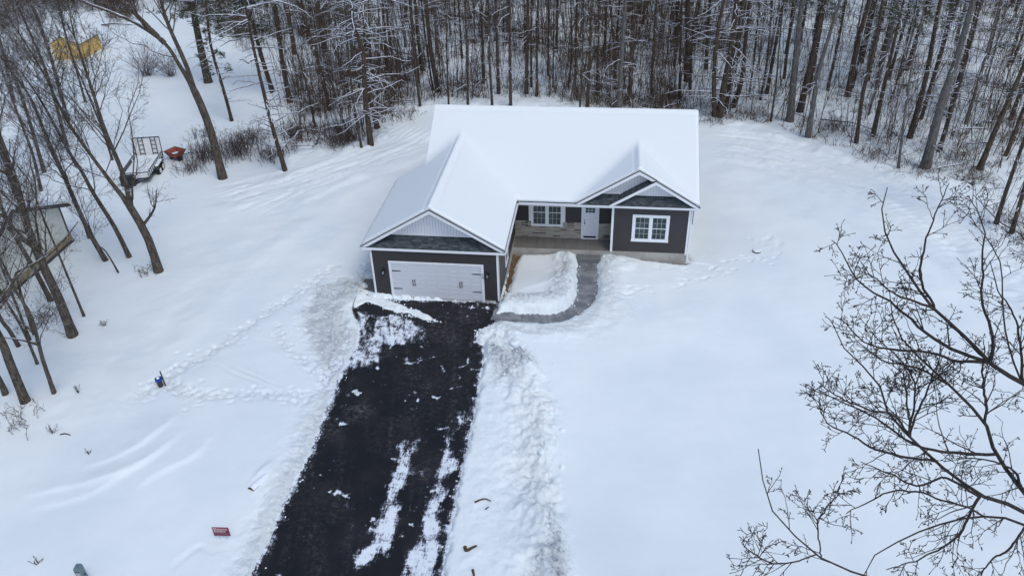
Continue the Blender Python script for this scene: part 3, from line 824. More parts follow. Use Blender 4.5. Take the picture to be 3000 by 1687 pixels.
def _gmesh_sampler():
    me = bpy.data.objects['ground'].data
    co = np.empty(len(me.vertices)*3, np.float32); me.vertices.foreach_get('co', co); co = co.reshape(-1, 3)
    xs = np.unique(co[:, 0]); ys = np.unique(co[:, 1])
    Zg = co[:, 2].reshape(len(ys), len(xs))
    def f(x, y):
        x = np.atleast_1d(np.asarray(x, float)); y = np.atleast_1d(np.asarray(y, float))
        ix = np.clip(np.searchsorted(xs, x)-1, 0, len(xs)-2); iy = np.clip(np.searchsorted(ys, y)-1, 0, len(ys)-2)
        fx = np.clip((x-xs[ix])/(xs[ix+1]-xs[ix]), 0, 1); fy = np.clip((y-ys[iy])/(ys[iy+1]-ys[iy]), 0, 1)
        z = Zg[iy, ix]*(1-fx)*(1-fy)+Zg[iy, ix+1]*fx*(1-fy)+Zg[iy+1, ix]*(1-fx)*fy+Zg[iy+1, ix+1]*fx*fy
        return np.maximum(z, G(x, y))
    return f
snow_at = _gmesh_sampler()
clods()
def zs(x, y): return float(snow_at(x, y)[0])

# ================================================================== HOUSE
GW, D1, D2, BX = 6.78, 5.90, 7.33, 12.54          # garage width, front wall of the bedroom, back wall of the porch, bedroom's left edge
MX0, MX1, MYB = 1.96, 16.94, 16.17
OH, OF, ORK = .375, .10, .40                       # eave, front and rake overhangs
HG, HM = 3.03, 3.02
PG, PM = .598, .616
EG, EM = HG+.07, HM+.07                            # roof surface at the eave edge
EY = D1-OH
YR = 11.03
BG0, SG0 = 10.46, 12.33
YBG = 7.5
def h_gar(x): return EG+PG*(GW/2+OH-np.abs(x-GW/2))
def h_main(y): return EM+PM*np.where(y < YR, y-EY, 2*YR-EY-y)
BGC = (BG0+MX1+ORK)/2
def h_big(x): return EM+PM*((MX1+ORK-BG0)/2-np.abs(x-BGC))
SGC = (SG0+MX1+ORK)/2
def h_small(x): return EM+PM*((MX1+ORK-SG0)/2-np.abs(x-SGC))
house = empty('house', (3.4, 0, -.12), 'grey sided single storey house with snow covered roof, white garage door and stone faced porch', 'house')

def slab(name, xs, ys, hf, mask, t, mat, parent, smooth=False, bot=None):
    """a sheet that follows hf with thickness t, closed at its edges"""
    X, Y = np.meshgrid(xs, ys); Z = hf(X, Y)
    ny, nx = X.shape
    xc = (xs[:-1]+xs[1:])/2; yc = (ys[:-1]+ys[1:])/2
    XC, YC = np.meshgrid(xc, yc); Mk = mask(XC, YC)
    i = np.arange(ny-1)[:, None]*nx+np.arange(nx-1)[None, :]
    Q = np.stack([i, i+1, i+nx+1, i+nx], -1)
    top = Q[Mk]
    n = nx*ny
    V = np.stack([X, Y, Z], -1).reshape(-1, 3)
    Zb = bot(X, Y) if bot is not None else Z-t
    B = np.stack([X, Y, Zb], -1).reshape(-1, 3)
    bo = top[:, ::-1]+n
    Mp = np.pad(Mk, 1)
    side = []
    j, k = np.nonzero(Mk)
    for dj, dk, a, b in ((-1, 0, 0, 1), (0, 1, 1, 2), (1, 0, 2, 3), (0, -1, 3, 0)):
        e = ~Mp[j+1+dj, k+1+dk]
        q = Q[j[e], k[e]]
        side.append(np.stack([q[:, a]+2*n, q[:, a]+3*n, q[:, b]+3*n, q[:, b]+2*n], -1))
    side = np.concatenate(side)
    VV = np.concatenate([V, B, V, B])
    used = np.zeros(len(VV), bool); AQ = np.concatenate([top, bo, side]); used[AQ.ravel()] = True
    rm = np.cumsum(used)-1
    o = np_mesh(name, VV[used], quads=rm[AQ], mat=mat, parent=parent)
    sf = np.zeros(len(AQ), bool); sf[:len(top)] = smooth
    o.data.polygons.foreach_set('use_smooth', sf)
    return o
def merge_axis(a, b, st, extra=()):
    v = list(np.linspace(a, b, int((b-a)/st)+1))+[e for e in extra if a < e < b]
    v = np.array(sorted(v)); keep = np.concatenate([[True], np.diff(v) > .004]); return v[keep]
gx0, gx1, mx0, mx1 = -OH, GW+OH, MX0-ORK, MX1+ORK
yb2 = 2*YR-EY
roof = MB()
def rf_h(X, Y):
    m = np.where(Y >= EY-1e-6, h_main(Y), -9.0)
    m = np.where((X < mx0-1e-6), -9, m)
    g = np.where((X <= gx1+1e-6) & ((Y <= YR)), h_gar(X), -9)
    b = np.where((Y >= EY-1e-6) & (Y < YR) & (X >= BG0), h_big(X), -9)
    return np.maximum(np.maximum(m, g), b)
xs = merge_axis(mx0, mx1, .12, (GW/2, gx1, BG0, BGC)); ys = merge_axis(-OF, yb2, .12, (EY, YR))
maskA = lambda X, Y: (Y > EY) | (X < gx1)
roof_o = slab('roof', xs, ys, rf_h, maskA, .10, M['shingle'], house)
xsB = merge_axis(gx0, mx0, .12); ysB = merge_axis(-OF, YBG+.3, .12)
slab('roof_wing', xsB, ysB, lambda X, Y: h_gar(X), lambda X, Y: X < 99, .10, M['shingle'], roof_o)
# small gable on the bedroom, its shingled slope is bare
sg = MB()
for a, b in ((SG0, SGC), (SGC, mx1)):
    za, zb = float(h_small(a)), float(h_small(b))
    y1 = EY+.62
    dz = .02 if a == SG0 else -.02
    sg.prism([(a, EY-.03, za+dz), (b, EY-.03, zb+dz), (b, EY-.03, zb-.09), (a, EY-.03, za-.09)], (0, y1-EY, 0))
sg.build('small_gable_roof', M['shingle'], roof_o)

# snow on the roof
def smax(a, b, k=.22):
    h = np.clip(.5+.5*(a-b)/k, 0, 1)
    return b*(1-h)+a*h+k*h*(1-h)
def snow_h(X, Y):
    t = .15+.012*fbm(X, Y, 1.5, 5, 3)
    inner = np.maximum(h_main(Y), -9)
    m = np.where(Y >= EY-.02, h_main(Y), -9.0)
    g = np.where((X <= gx1+.01) & (Y < YR), h_gar(X), -9)
    b = np.where((Y >= EY-1e-6) & (Y < YR) & (X >= BG0-.5), h_big(X), -9)
    z = np.where(m > -5, smax(m, g, .35), g)
    z = np.where(b > -5, smax(z, b, .30), z)
    # ridge vents raise the snow along each ridge
    def vent(dd, on): return on*(.055*np.exp(-(dd/.17)**4)-.045*np.exp(-((np.abs(dd)-.27)/.06)**2))
    z = z+vent(Y-YR, 1.0)*.8
    z = z+vent(X-GW/2, sm((9.2-Y)/.8)*1.0)
    z = z+vent(X-BGC, sm((8.9-Y)/.8)*sm((Y-EY)/.1))
    # the edge of the snow is rounded and sits a little back from the eave
    e = np.minimum.reduce([np.where(X < gx1+.01, Y+OF, 9), np.where(X > gx1+.01, Y-EY, 9)*1.0, mx1-X, yb2-Y, np.where(Y < EY, gx1-X, 9)])
    return z+t*(.55+.45*sm(e/.18))
o = slab('snow_cover', merge_axis(mx0+.02, mx1-.02, .07, (GW/2, gx1-.02)), merge_axis(-OF+.03, yb2-.03, .07, (EY+.03,)), snow_h, lambda X, Y: (Y > EY+.03) | (X < gx1-.02), 0, M['snow'], roof_o, True, bot=lambda X, Y: rf_h(X, Y)+.004)
slab('snow_cover', merge_axis(gx0+.02, mx0+.02, .08), merge_axis(-OF+.03, YBG+.27, .08), lambda X, Y: h_gar(X)+(.15+.012*fbm(X, Y, 1.5, 5, 3))*(.55+.45*sm(np.minimum.reduce([Y+OF, X-gx0, YBG+.3-Y])/.18)), lambda X, Y: X < 99, 0, M['snow'], roof_o, True, bot=lambda X, Y: h_gar(X)+.004)

def wallbox(name, x0, x1, y0, y1, z0, z1, mat): return MB().box(x0, x1, y0, y1, z0, z1).build(name, mat, house)
w = MB().box(0, GW, 0, YBG, 0, HG-.02)
garage_wall = w.build('garage_wall', M['siding'], house)
w = MB().box(MX0, MX1, D2, MYB, -.12, HM-.03).box(BX+.02, MX1-.004, D1, D2+.5, -.12, HM-.035)
main_wall = w.build('wall', M['siding'], house)
# fill above the walls under the main roof, rake side gables
zr = float(h_main(np.array(YR)))
for x in (MX0+.01, MX1-.13):
    gw_ = MB(); gw_.prism([(x, EY+.5, HM-.04), (x, yb2-.5, HM-.04), (x, YR, zr-.16)], (.12, 0, 0)).build('side_gable_wall', M['siding'], house)
gw_ = MB(); gw_.prism([(.5, YBG-.12, HG-.03), (GW-.5, YBG-.12, HG-.03), (GW/2, YBG-.12, float(h_gar(GW/2))-.2)], (0, .11, 0))
gw_.build('side_gable_wall', M['siding'], house)
f = MB()
f.box(.03, .98, -.012, .25, -.35, -.002).box(5.9, GW-.03, -.012, .25, -.35, -.002)
f.box(GW-.2, GW+.012, -.012, D2, -1.3, -.002).box(-.012, .2, .0, YBG, -.6, -.002)
f.box(GW+.012, MX1+.012, D1-.012, D1+.2, -1.6, -.20)
f.box(BX-.02, MX1+.012, D1-.010, D1+.2, -.22, -.125)
f.box(MX1-.2, MX1+.012, D1+.2, MYB, -1.6, -.125).box(MX0-.012, MX1, MYB-.2, MYB+.012, -1.4, -.125).box(MX0-.012, MX0+.2, YBG, MYB-.2, -1.2, -.125)
f.build('foundation', M['conc'], house)
pf = MB().box(GW, BX, D1+.03, D2, -.6, -.17)
for x in (8.25, 9.72, 11.1): pass
porch = pf.build('porch_floor', M['porch'], house)
for x in (8.2, 9.65, 11.1): MB().box(x-.008, x+.008, D1+.03, D2, -.172, -.1675).build('joint', M['fascia'], porch)
f2 = MB().box(GW+.01, BX-.02, D1-.014, D1+.03, -.62, -.172); f2.build('porch_edge', M['conc'], porch)
st = MB().box(10.62, 12.0, D1-.52, D1-.02, -1.2, -.42); st.build('step', M['stepc'], house, bevel=.03)

# gable walls, skirts, rake boards
def gable_face(xa, xb, hf, yw, yf, e, name_extra, cut=None, wallmat=M['gable']):
    xc = (xa+xb)/2; zt = float(hf(np.array(xc)))
    zs_ = e + .60*(yw-yf)                        # where the skirt roof meets the gable wall
    run = (zs_-e)/((zt-e)/(xc-xa))
    w = MB().prism([(xa+run*.55, yw, zs_-.03-.1), (xb-run*.55, yw, zs_-.03-.1), (xc, yw, zt-.11)], (0, .12, 0))
    wo = w.build('gable_wall', wallmat, house)
    # skirt roof
    s = MB().prism([(xa+.02, yf-.02, e-.03), (xb-.02, yf-.02, e-.03), (xb-.05, yf-.02, e-.09), (xa+.05, yf-.02, e-.09)], (0, .03, 0))
    s = MB().add([(xa+.06, yf-.01, e-.02), (xb-.06, yf-.01, e-.02), (xb-run-.02, yw+.02, zs_), (xa+run+.02, yw+.02, zs_), (xa+.06, yf-.01, e-.08), (xb-.06, yf-.01, e-.08), (xb-run-.02, yw+.02, zs_-.1), (xa+run+.02, yw+.02, zs_-.1)],
                 [(0, 1, 2, 3), (7, 6, 5, 4), (0, 4, 5, 1), (1, 5, 6, 2), (3, 2, 6, 7), (0, 3, 7, 4)])
    so = s.build('skirt_roof', M['shingle'], wo)
    t = MB().box(xa+run-.02, xb-run+.02, yw-.025, yw-.002, zs_-.0, zs_+.07); t.build('trim_board', M['white'], wo)
    # rake boards: white face and dark shingle edge above
    rk = MB(); sh = MB(); so2 = MB()
    for sgn, x_e in ((1, xa), (-1, xb)):
        p0 = (x_e, e); p1 = (xc, zt)
        if cut and sgn == -1: p0 = cut
        wdt = .17
        rk.prism([(p0[0], yf-.032, p0[1]-.035), (p1[0], yf-.032, p1[1]-.035), (p1[0], yf-.032, p1[1]-.035-wdt-.03), (p0[0]+sgn*.22, yf-.032, p0[1]-.035-.02)], (0, .028, 0))
        sh.prism([(p0[0]-sgn*.03, yf-.055, p0[1]+.004), (p1[0], yf-.055, p1[1]+.010), (p1[0], yf-.055, p1[1]-.030), (p0[0]-sgn*.03, yf-.055, p0[1]-.028)], (0, .052, 0))
        so2.prism([(p0[0]+sgn*.25, yf-.005, p0[1]-.11+.06), (p1[0], yf-.005, p1[1]-.205), (p1[0], yf-.005, p1[1]-.225), (p0[0]+sgn*.27, yf-.005, p0[1]-.11+.04)], (0, yw-yf+.003, 0))
    r = rk.build('rake_board', M['white'], house); sh.build('shingle_edge', M['fascia'], r); so2.build('soffit', M['white2'], r)
gable_face(gx0, gx1, h_gar, .55, -OF, EG, '')
zc = float(h_small(np.array(SGC)))
gable_face(BG0, mx1, h_big, EY+.62, EY, EM, '', cut=(SGC+.02, zc+.02))
gable_face(SG0, mx1, h_small, EY+.56, EY-.03, EM, '')

# fascia, gutters, corner boards, downspouts
MB().box(gx0+.02, gx1-.02, -OF-.012, .0-.001, EG-.23, EG-.085).build('fascia', M['white'], house)
fa = MB()                  # band over the garage door wall
fa.box(BX, mx1-.04, EY+.012, D1-.001, EM-.22, EM-.09)
fa.box(GW+OH+.02, BX, EY+.012, EY+.16, EM-.24, EM-.09)
MB().box(mx0+.05, mx1-.05, yb2-.05, yb2-.02, EM-.24, EM-.105).build('fascia', M['white'], house)
fascia = fa.build('fascia', M['white'], house)
sf = MB().box(GW+.01, BX, EY+.16, D2-.001, HM-.06, HM-.045)                 # porch ceiling
sf.box(GW+.005, gx1-.03, .01, D1+.1, HG-.045, HG-.03).box(gx0+.03, -.005, .0, YBG+.2, HG-.045, HG-.03)
sf.build('soffit', M['white2'], fascia)
def gutter(axis, a, b, c, z):
    g = MB(); n = .11
    prof = [(-n, 0), (-n, -.02), (-n+.015, -.02), (-n*.82, -.10), (-.01, -.115), (0, -.115), (0, 0), (-.012, 0), (-.012, -.095), (-n*.75, -.085), (-n+.014, 0)]
    if axis == 'x': pts = [(a, c+p, z+q) for p, q in prof]; d = (b-a, 0, 0)
    elif axis == 'y+': pts = [(c-p, a, z+q) for p, q in prof]; d = (0, b-a, 0)
    else: pts = [(c+p, a, z+q) for p, q in prof]; d = (0, b-a, 0)
    g.prism(pts, d)
    return g
gt = gutter('x', gx1+.10, mx1-.01, EY+.01, EM-.035).build('gutter', M['white'], house)
gutter('y+', -OF-.02, EY-.02, gx1-.01, EG-.035).build('gutter', M['white'], house)
gutter('y-', -OF-.02, YBG+.3, gx0+.01, EG-.035).build('gutter', M['white'], house)
cb = MB()
cb.box(-.014, .10, -.016, .001, -.02, HG-.10).box(-.018, -.001, -.016, .10, -.02, HG-.06)
cb.build('corner_board', M['white'], house)
MB().box(GW-.10, GW+.014, -.016, .001, -.02, HG-.10).box(GW+.001, GW+.018, -.016, .10, -.02, HG-.06).build('corner_board', M['white'], house)
MB().box(BX-.02, BX+.11, D1-.022, D1+.09, -.18, HM-.10).build('corner_board', M['white'], house)
MB().box(MX1-.11, MX1+.016, D1-.022, D1+.001, -.21, HM-.10).box(MX1+.001, MX1+.018, D1-.022, D1+.10, -.21, HM-.05).build('corner_board', M['white'], house)
dsp = MB()
dsp.bar((mx1-.06, EY-.03, EM-.15), (MX1+.07, D1+.05, EM-.42), .075, .06).box(MX1+.025, MX1+.10, D1+.00, D1+.075, -.60, EM-.40)
dsp.bar((MX1+.06, D1+.03, -.57), (MX1+.22, D1-.04, -.70), .075, .06)
dso = dsp.build('downspout', M['white'], house)
zz = zs(18.6, 5.9)
ex = MB().cyl((MX1+.20, D1-.03, -.69), (18.35, 5.75, zs(18.35, 5.75)+.02), .05, .05, 8); ex.build('drain_pipe', M['white'], dso)

# garage door
dx, dw, dh = .93, 5.06, 2.20
fr = MB()
tw = .13
fr.box(dx, dx+tw, -.045, .02, -.10, dh).box(dx+dw-tw, dx+dw, -.045, .02, -.10, dh).box(dx+tw, dx+dw-tw, -.045, .02, dh-.11, dh)
gd = MB().box(dx+tw, dx+dw-tw, -.012, .015, -.04, dh-.11)
gdo = gd.build('garage_door', M['gdoor'], house)
fro = fr.build('door_frame', M['white'], gdo, bevel=.004)
MB().box(dx+tw, dx+dw-tw, -.03, -.0125, -.085, -.03).build('bottom_seal', M['conc'], gdo)
pn = MB(); iw = dw-2*tw; ih = dh-.11+.03
ncol = 8
for r_ in range(4):
    z0 = -.03+ih*r_/4
    for c_ in range(ncol):
        x0 = dx+tw+iw*c_/ncol+.075; x1 = dx+tw+iw*(c_+1)/ncol-.075
        za, zb = z0+.10, z0+ih/4-.10
        b_ = .022
        pn.box(x0, x1, -.024, -.011, zb-b_, zb).box(x0, x1, -.024, -.011, za, za+b_).box(x0, x0+b_*.7, -.024, -.011, za+b_, zb-b_).box(x1-b_*.7, x1, -.024, -.011, za+b_, zb-b_)
    if r_: pn.box(dx+tw, dx+dw-tw, -.0145, -.0118, z0-.004, z0+.004)
pn.build('raised_panels', M['gdoor'], gdo)
for z in (1.61, .50):
    for sgn, x in ((1, dx+tw+.03), (-1, dx+dw-tw-.03)):
        h = MB().prism([(x, -.034, z-.028), (x+sgn*.42, -.034, z-.016), (x+sgn*.50, -.034, z), (x+sgn*.42, -.034, z+.016), (x, -.034, z+.028)] if sgn > 0 else [(x, -.034, z+.028), (x-.42, -.034, z+.016), (x-.50, -.034, z), (x-.42, -.034, z-.016), (x, -.034, z-.028)], (0, .010, 0))
        h.build('strap_hinge', M['black'], gdo)
for x in (2.22, 4.75):
    for s_ in (-.055, .055):
        h = MB().bar((x+s_, -.065, .78), (x+s_, -.065, 1.06), .022).box(x+s_-.02, x+s_+.02, -.07, -.024, .75, .80).box(x+s_-.02, x+s_+.02, -.07, -.024, 1.04, 1.09)
        h.build('door_handle', M['black'], gdo)
for ch, z in (('2', 1.60), ('4', 1.42)):
    text_mesh('house_number', ch, .22, M['black'], fro, Matrix.Translation((dx+dw-tw/2, -.049, z)) @ Matrix.Rotation(R(90), 4, 'X'), .003)

def lantern(x, z, y=0.0):
    b = MB().box(x-.055, x+.055, y-.02, y-.001, z-.10, z+.16)
    b.bar((x, y-.02, z+.10), (x, y-.14, z+.17), .022).cyl((x, y-.14, z+.20), (x, y-.14, z+.13), .015, .105, 6).cyl((x, y-.14, z+.13), (x, y-.14, z+.10), .11, .11, 6).cyl((x, y-.14, z-.16), (x, y-.14, z-.12), .05, .075, 6)
    for i in range(6):
        a = 2*math.pi*i/6; b.bar((x+.072*math.cos(a), y-.14+.072*math.sin(a), z-.12), (x+.095*math.cos(a), y-.14+.095*math.sin(a), z+.10), .013)
    l = b.build('wall_lantern', M['black'], house)
    MB().cyl((x, y-.14, z-.11), (x, y-.14, z+.05), .045, .06, 8).build('lamp_glass', M['brass'], l, smooth=False)
lantern(.62, 1.56); lantern(6.18, 1.60)

# windows
def dwindow(x0, x1, z0, z1, y, fw, rows, wide=None, sill=True):
    fr = MB(); xm = (x0+x1)/2
    fr.box(x0, x0+fw, y-.045, y-.001, z0+fw*.9, z1-fw).box(x1-fw, x1, y-.045, y-.001, z0+fw*.9, z1-fw).box(x0, x1, y-.047, y-.001, z1-fw, z1).box(x0-.02, x1+.02, y-.055, y-.001, z0, z0+fw*.9)
    fr.box(xm-.07, xm+.07, y-.043, y-.001, z0+fw*.9, z1-fw)
    fo = fr.build('window', M['white'], house)
    for a, b in ((x0+fw, xm-.07), (xm+.07, x1-fw)):
        za, zb = z0+fw*.9, z1-fw
        s = MB(); q = .035
        s.box(a, a+q, y-.03, y-.004, za, zb).box(b-q, b, y-.03, y-.004, za, zb).box(a+q, b-q, y-.03, y-.004, za, za+q+.015).box(a+q, b-q, y-.03, y-.004, zb-q, zb).box(a+q, b-q, y-.028, y-.004, (za+zb)/2-.02, (za+zb)/2+.02)
        so = s.build('sash', M['white'], fo)
        MB().box(a+q, b-q, y-.012, y-.003, za+q, zb-q).build('pane', M['glass'], fo)
        g = MB()
        for i in (1, 2): xx = a+q+(b-a-2*q)*i/3; g.box(xx-.009, xx+.009, y-.0175, y-.0125, za+q, zb-q)
        for i in range(1, rows):
            if i*2 == rows: continue
            zz = za+q+(zb-za-2*q)*i/rows; g.box(a+q, b-q, y-.0195, y-.0178, zz-.009, zz+.009)
        g.build('grille', M['grille'], fo)
    return fo
dwindow(13.71, 15.80, .59, 2.33, D1, .15, 4)
pwn = dwindow(7.76, 9.66, .60, 2.45, D2-.03, .10, 4)
MB().box(7.62, 7.76, D2-.07, D2-.001, .92, 2.55).box(9.66, 9.80, D2-.07, D2-.001, .92, 2.55).build('side_casing', M['white'], pwn)
# stone facing below
stn = MB()
MB().box(11.80, BX-.001, D2-.055, D2-.0005, -.17, .91).build('stone_facing', M['stone'], house)
stn.prism([(GW+.001, D2-.055, -.17), (10.76, D2-.055, -.17), (10.76, D2-.055, .91), (9.675, D2-.055, .91), (9.675, D2-.055, .60), (7.745, D2-.055, .60), (7.745, D2-.055, .91), (GW+.001, D2-.055, .91)], (0, .0545, 0))
stn.build('stone_facing', M['stone'], house)
MB().box(GW+.0, GW+.012, 2.0, 2.0, 0, 0)
# window in the garage's right side wall
g = MB(); x = GW
g.box(x+.001, x+.04, 2.55, 2.65, .60, 1.98).box(x+.001, x+.04, 3.50, 3.60, .60, 1.98).box(x+.001, x+.042, 2.55, 3.60, 1.98, 2.08).box(x+.001, x+.05, 2.53, 3.62, .50, .60)
g.box(x+.001, x+.03, 2.65, 3.50, 1.27, 1.31)
go = g.build('window', M['white'], house)
MB().box(x+.001, x+.012, 2.65, 3.50, .60, 1.98).build('pane', M['glass'], go)
# front door
fd = MB().box(10.87, 11.68, D2-.03, D2-.002, -.10, 2.05)
fdo = fd.build('front_door', M['doorp'], house)
MB().box(10.76, 10.87, D2-.075, D2-.001, -.16, 2.15).box(11.68, 11.80, D2-.075, D2-.001, -.16, 2.15).box(10.87, 11.68, D2-.072, D2-.001, 2.05, 2.15).box(10.87, 11.68, D2-.09, D2-.031, -.17, -.10).build('door_frame', M['white'], fdo)
MB().box(10.90, 11.65, D2-.036, D2-.031, -.098, .02).build('door_sweep', M['black'], fdo)
MB().box(11.0, 11.55, D2-.036, D2-.031, 1.60, 1.92).build('pane', M['glass'], fdo)
g = MB()
for xx in (10.99, 11.18, 11.37, 11.56): g.box(xx-.011, xx+.011, D2-.042, D2-.0365, 1.58, 1.94)
for zz in (1.59, 1.76, 1.93): g.box(10.98, 11.57, D2-.044, D2-.0422, zz-.011, zz+.011)
g.build('grille', M['doorp'], fdo)
MB().box(10.93, 10.975, D2-.06, D2-.031, .82, .98).cyl((10.955, D2-.03, 1.10), (10.955, D2-.06, 1.10), .028, n=10).build('door_handle', M['black'], fdo)
# meter box on the right wall
mb = MB().box(MX1+.02, MX1+.26, D1+.85, D1+1.2, 1.35, 2.35); mo = mb.build('meter_box', M['ped'], house, bevel=.01)
MB().box(MX1+.02, MX1+.10, D1+.5, D1+.62, 1.5, HM-.1).build('conduit', M['fascia'], house)

# ================================================================== TREES
VR = FW.copy()
HF = np.array([math.sin(YAW), math.cos(YAW), 0.0])      # horizontal heading of the view
def trace(pts, lean=.0, z0=None):
    """a trunk drawn in the photograph, stood on the ground and carried up in a vertical plane through its foot"""
    b = ground_at(*pts[0]); b[2] = zs(b[0], b[1])-.15
    out = [b]
    for (u, v) in pts[1:]:
        r = ray(u, v)
        n = HF + np.array([0, 0, lean])
        t = ((b-CAM)@n)/(r@n)
        out.append(CAM+r*t)
    return np.array(out)
def extend(P, H, wob=.02):
    """carry the trunk on to height H above its foot"""
    top = P[-1][2]-P[0][2]
    if top >= H: return P
    d = P[-1]-P[-2] if len(P) > 1 else np.array([0, 0, 1.0])
    d = d/np.linalg.norm(d); d = d/max(d[2], .4)
    d = d*np.array([.8, .8, 1]); n = 3
    L = H-top
    add = [P[-1]+d*L*(k+1)/n+np.array([wob*L*math.sin(k*2+P[0][0]), wob*L*math.cos(k+P[0][1]), 0]) for k in range(n)]
    return np.vstack([P, add])
def trunk_tube(P, r0, rtop=.05, n=14, flare=True):
    Q = smooth_line3(P, n)
    h = np.concatenate([[0], np.cumsum(np.linalg.norm(np.diff(Q, axis=0), axis=1))])
    f = h/h[-1]
    rr = r0*(1-f)**.75*(1-rtop)+r0*rtop
    if flare: rr = rr*(1+.20*np.exp(-h/.4))
    return Q, rr
def smooth_line3(P, n):
    Q = np.vstack([2*P[0]-P[1], P, 2*P[-1]-P[-2]]); out = []
    m = max(2, n//(len(P)-1)+1)
    for i in range(1, len(Q)-2):
        for t in np.arange(m)/m:
            a, b, c, d = Q[i-1], Q[i], Q[i+1], Q[i+2]
            out.append(.5*((2*b)+(c-a)*t+(2*a-5*b+4*c-d)*t*t+(3*b-a-3*c+d)*t**3))
    out.append(P[-1]); return np.array(out)
def at_len(Q, n):
    h = np.concatenate([[0], np.cumsum(np.linalg.norm(np.diff(Q, axis=0), axis=1))])
    u = np.linspace(0, h[-1], n)
    return np.stack([np.interp(u, h, Q[:, i]) for i in range(3)], -1)

def needle_clump(cs, r, size, nb=12, seed=0):
    """cs (N,3) centres -> a mesh of thin blades round each centre"""
    N = len(cs)
    d = r.normal(size=(N, nb, 3)); d /= np.linalg.norm(d, axis=2, keepdims=True); d[..., 2] *= .55
    q = r.normal(size=(N, nb, 3)); s = np.cross(d, q); s /= np.linalg.norm(s, axis=2, keepdims=True)
    L = size*r.uniform(.5, 1.1, (N, nb, 1)); w = .10*size*r.uniform(.6, 1.2, (N, nb, 1))
    c = cs[:, None, :]+r.normal(size=(N, nb, 3))*size*.18
    V = np.stack([c-s*w, c+s*w, c+d*L+s*w*.4], 2).reshape(-1, 3)
    T = np.arange(len(V)).reshape(-1, 3)
    return V, T

def pine(P, r0, label, group, seed, dead=34, dead_len=(.5, 2.0), zlo=1.6, zhi=16, green=0, green_from=11.0, bark='bark_dark', snowy='limb', cat='pine tree', name='pine_tree', low_green=0, side=None):
    r = np.random.default_rng(seed)
    root = empty(name, P[0], label, cat, group)
    Q, rr = trunk_tube(P, r0)
    t = TB(); t.add(Q, rr, 9 if r0 > .12 else 7); to = t.build('trunk', M[bark], root)
    H = Q[-1][2]-Q[0][2]
    Qn = at_len(Q, 40)
    if dead:
        f = np.sort(r.uniform(zlo/H, min(zhi/H, .97), dead))
        p, d = lerp_tubes(Qn[None], f[None]); p = p[0]
        a = r.uniform(0, 2*np.pi, dead)
        if side is not None: a = side+r.normal(size=dead)*.7
        L = r.uniform(dead_len[0], dead_len[1], dead)
        K = 6; u = np.linspace(0, 1, K)[None, :, None]
        dr = np.stack([np.cos(a), np.sin(a), r.uniform(-.15, .25, dead)], -1)
        C = p[:, None, :]+L[:, None, None]*(dr[:, None, :]*u+np.array([0, 0, -.10])*u*u+r.normal(size=(dead, 1, 3))*.08*u*u+r.normal(size=(dead, K, 3))*.035*u)
        Rn = (.016+.012*L)[:, None]*(1-.62*np.linspace(0, 1, K)[None, :])
        b = TB(); b.add(C, Rn, 5)
        C2, R2 = spawn(C, Rn, 3, .25, .95, .2, 1.0, R(25), R(60), seed, K=4, bend=.12, rfac=.6, rmin=.009, r=r)
        b.add(C2, R2, 3)
        b.build('branches', M[snowy], root)
    if green or low_green:
        b = TB(); cs = []
        n = green
        if n:
            f = r.uniform(min(green_from/H, .8), .99, n); p, d = lerp_tubes(Qn[None], f[None]); p = p[0]
            a = r.uniform(0, 2*np.pi, n); L = r.uniform(1.2, 3.2, n)*(1.25-f)/.6
            K = 5; u = np.linspace(0, 1, K)[None, :, None]
            dr = np.stack([np.cos(a), np.sin(a), r.uniform(-.05, .3, n)], -1)
            C = p[:, None, :]+L[:, None, None]*(dr[:, None, :]*u+np.array([0, 0, -.12])*u*u+r.normal(size=(n, K, 3))*.03*u)
            b.add(C, np.full((n, K), .02), 3)
            m = 9
            tt = r.uniform(.35, 1.02, (n, m)).clip(0, 1); q, _ = lerp_tubes(C, tt); q = q+r.normal(size=q.shape)*np.array([.28, .28, .12])
            cs.append(q.reshape(-1, 3))
        if low_green:
            n = low_green
            f = r.uniform(4.5/H, 9/H, n); p, d = lerp_tubes(Qn[None], f[None]); p = p[0]
            a = r.uniform(0, 2*np.pi, n); L = r.uniform(.8, 2.0, n)
            K = 5; u = np.linspace(0, 1, K)[None, :, None]
            C = p[:, None, :]+L[:, None, None]*(np.stack([np.cos(a), np.sin(a), a*0-.1], -1)[:, None, :]*u)
            b.add(C, np.full((n, K), .018), 3)
            q, _ = lerp_tubes(C, r.uniform(.5, 1, (n, 7))); cs.append((q+r.normal(size=q.shape)*.14).reshape(-1, 3))
        fo = b.build('bough', M['limb'], root)
        V, T = needle_clump(np.concatenate(cs), r, .34, 12)
        np_mesh('needles', V, tris=T, mat=M['needle'], parent=root)
    return root

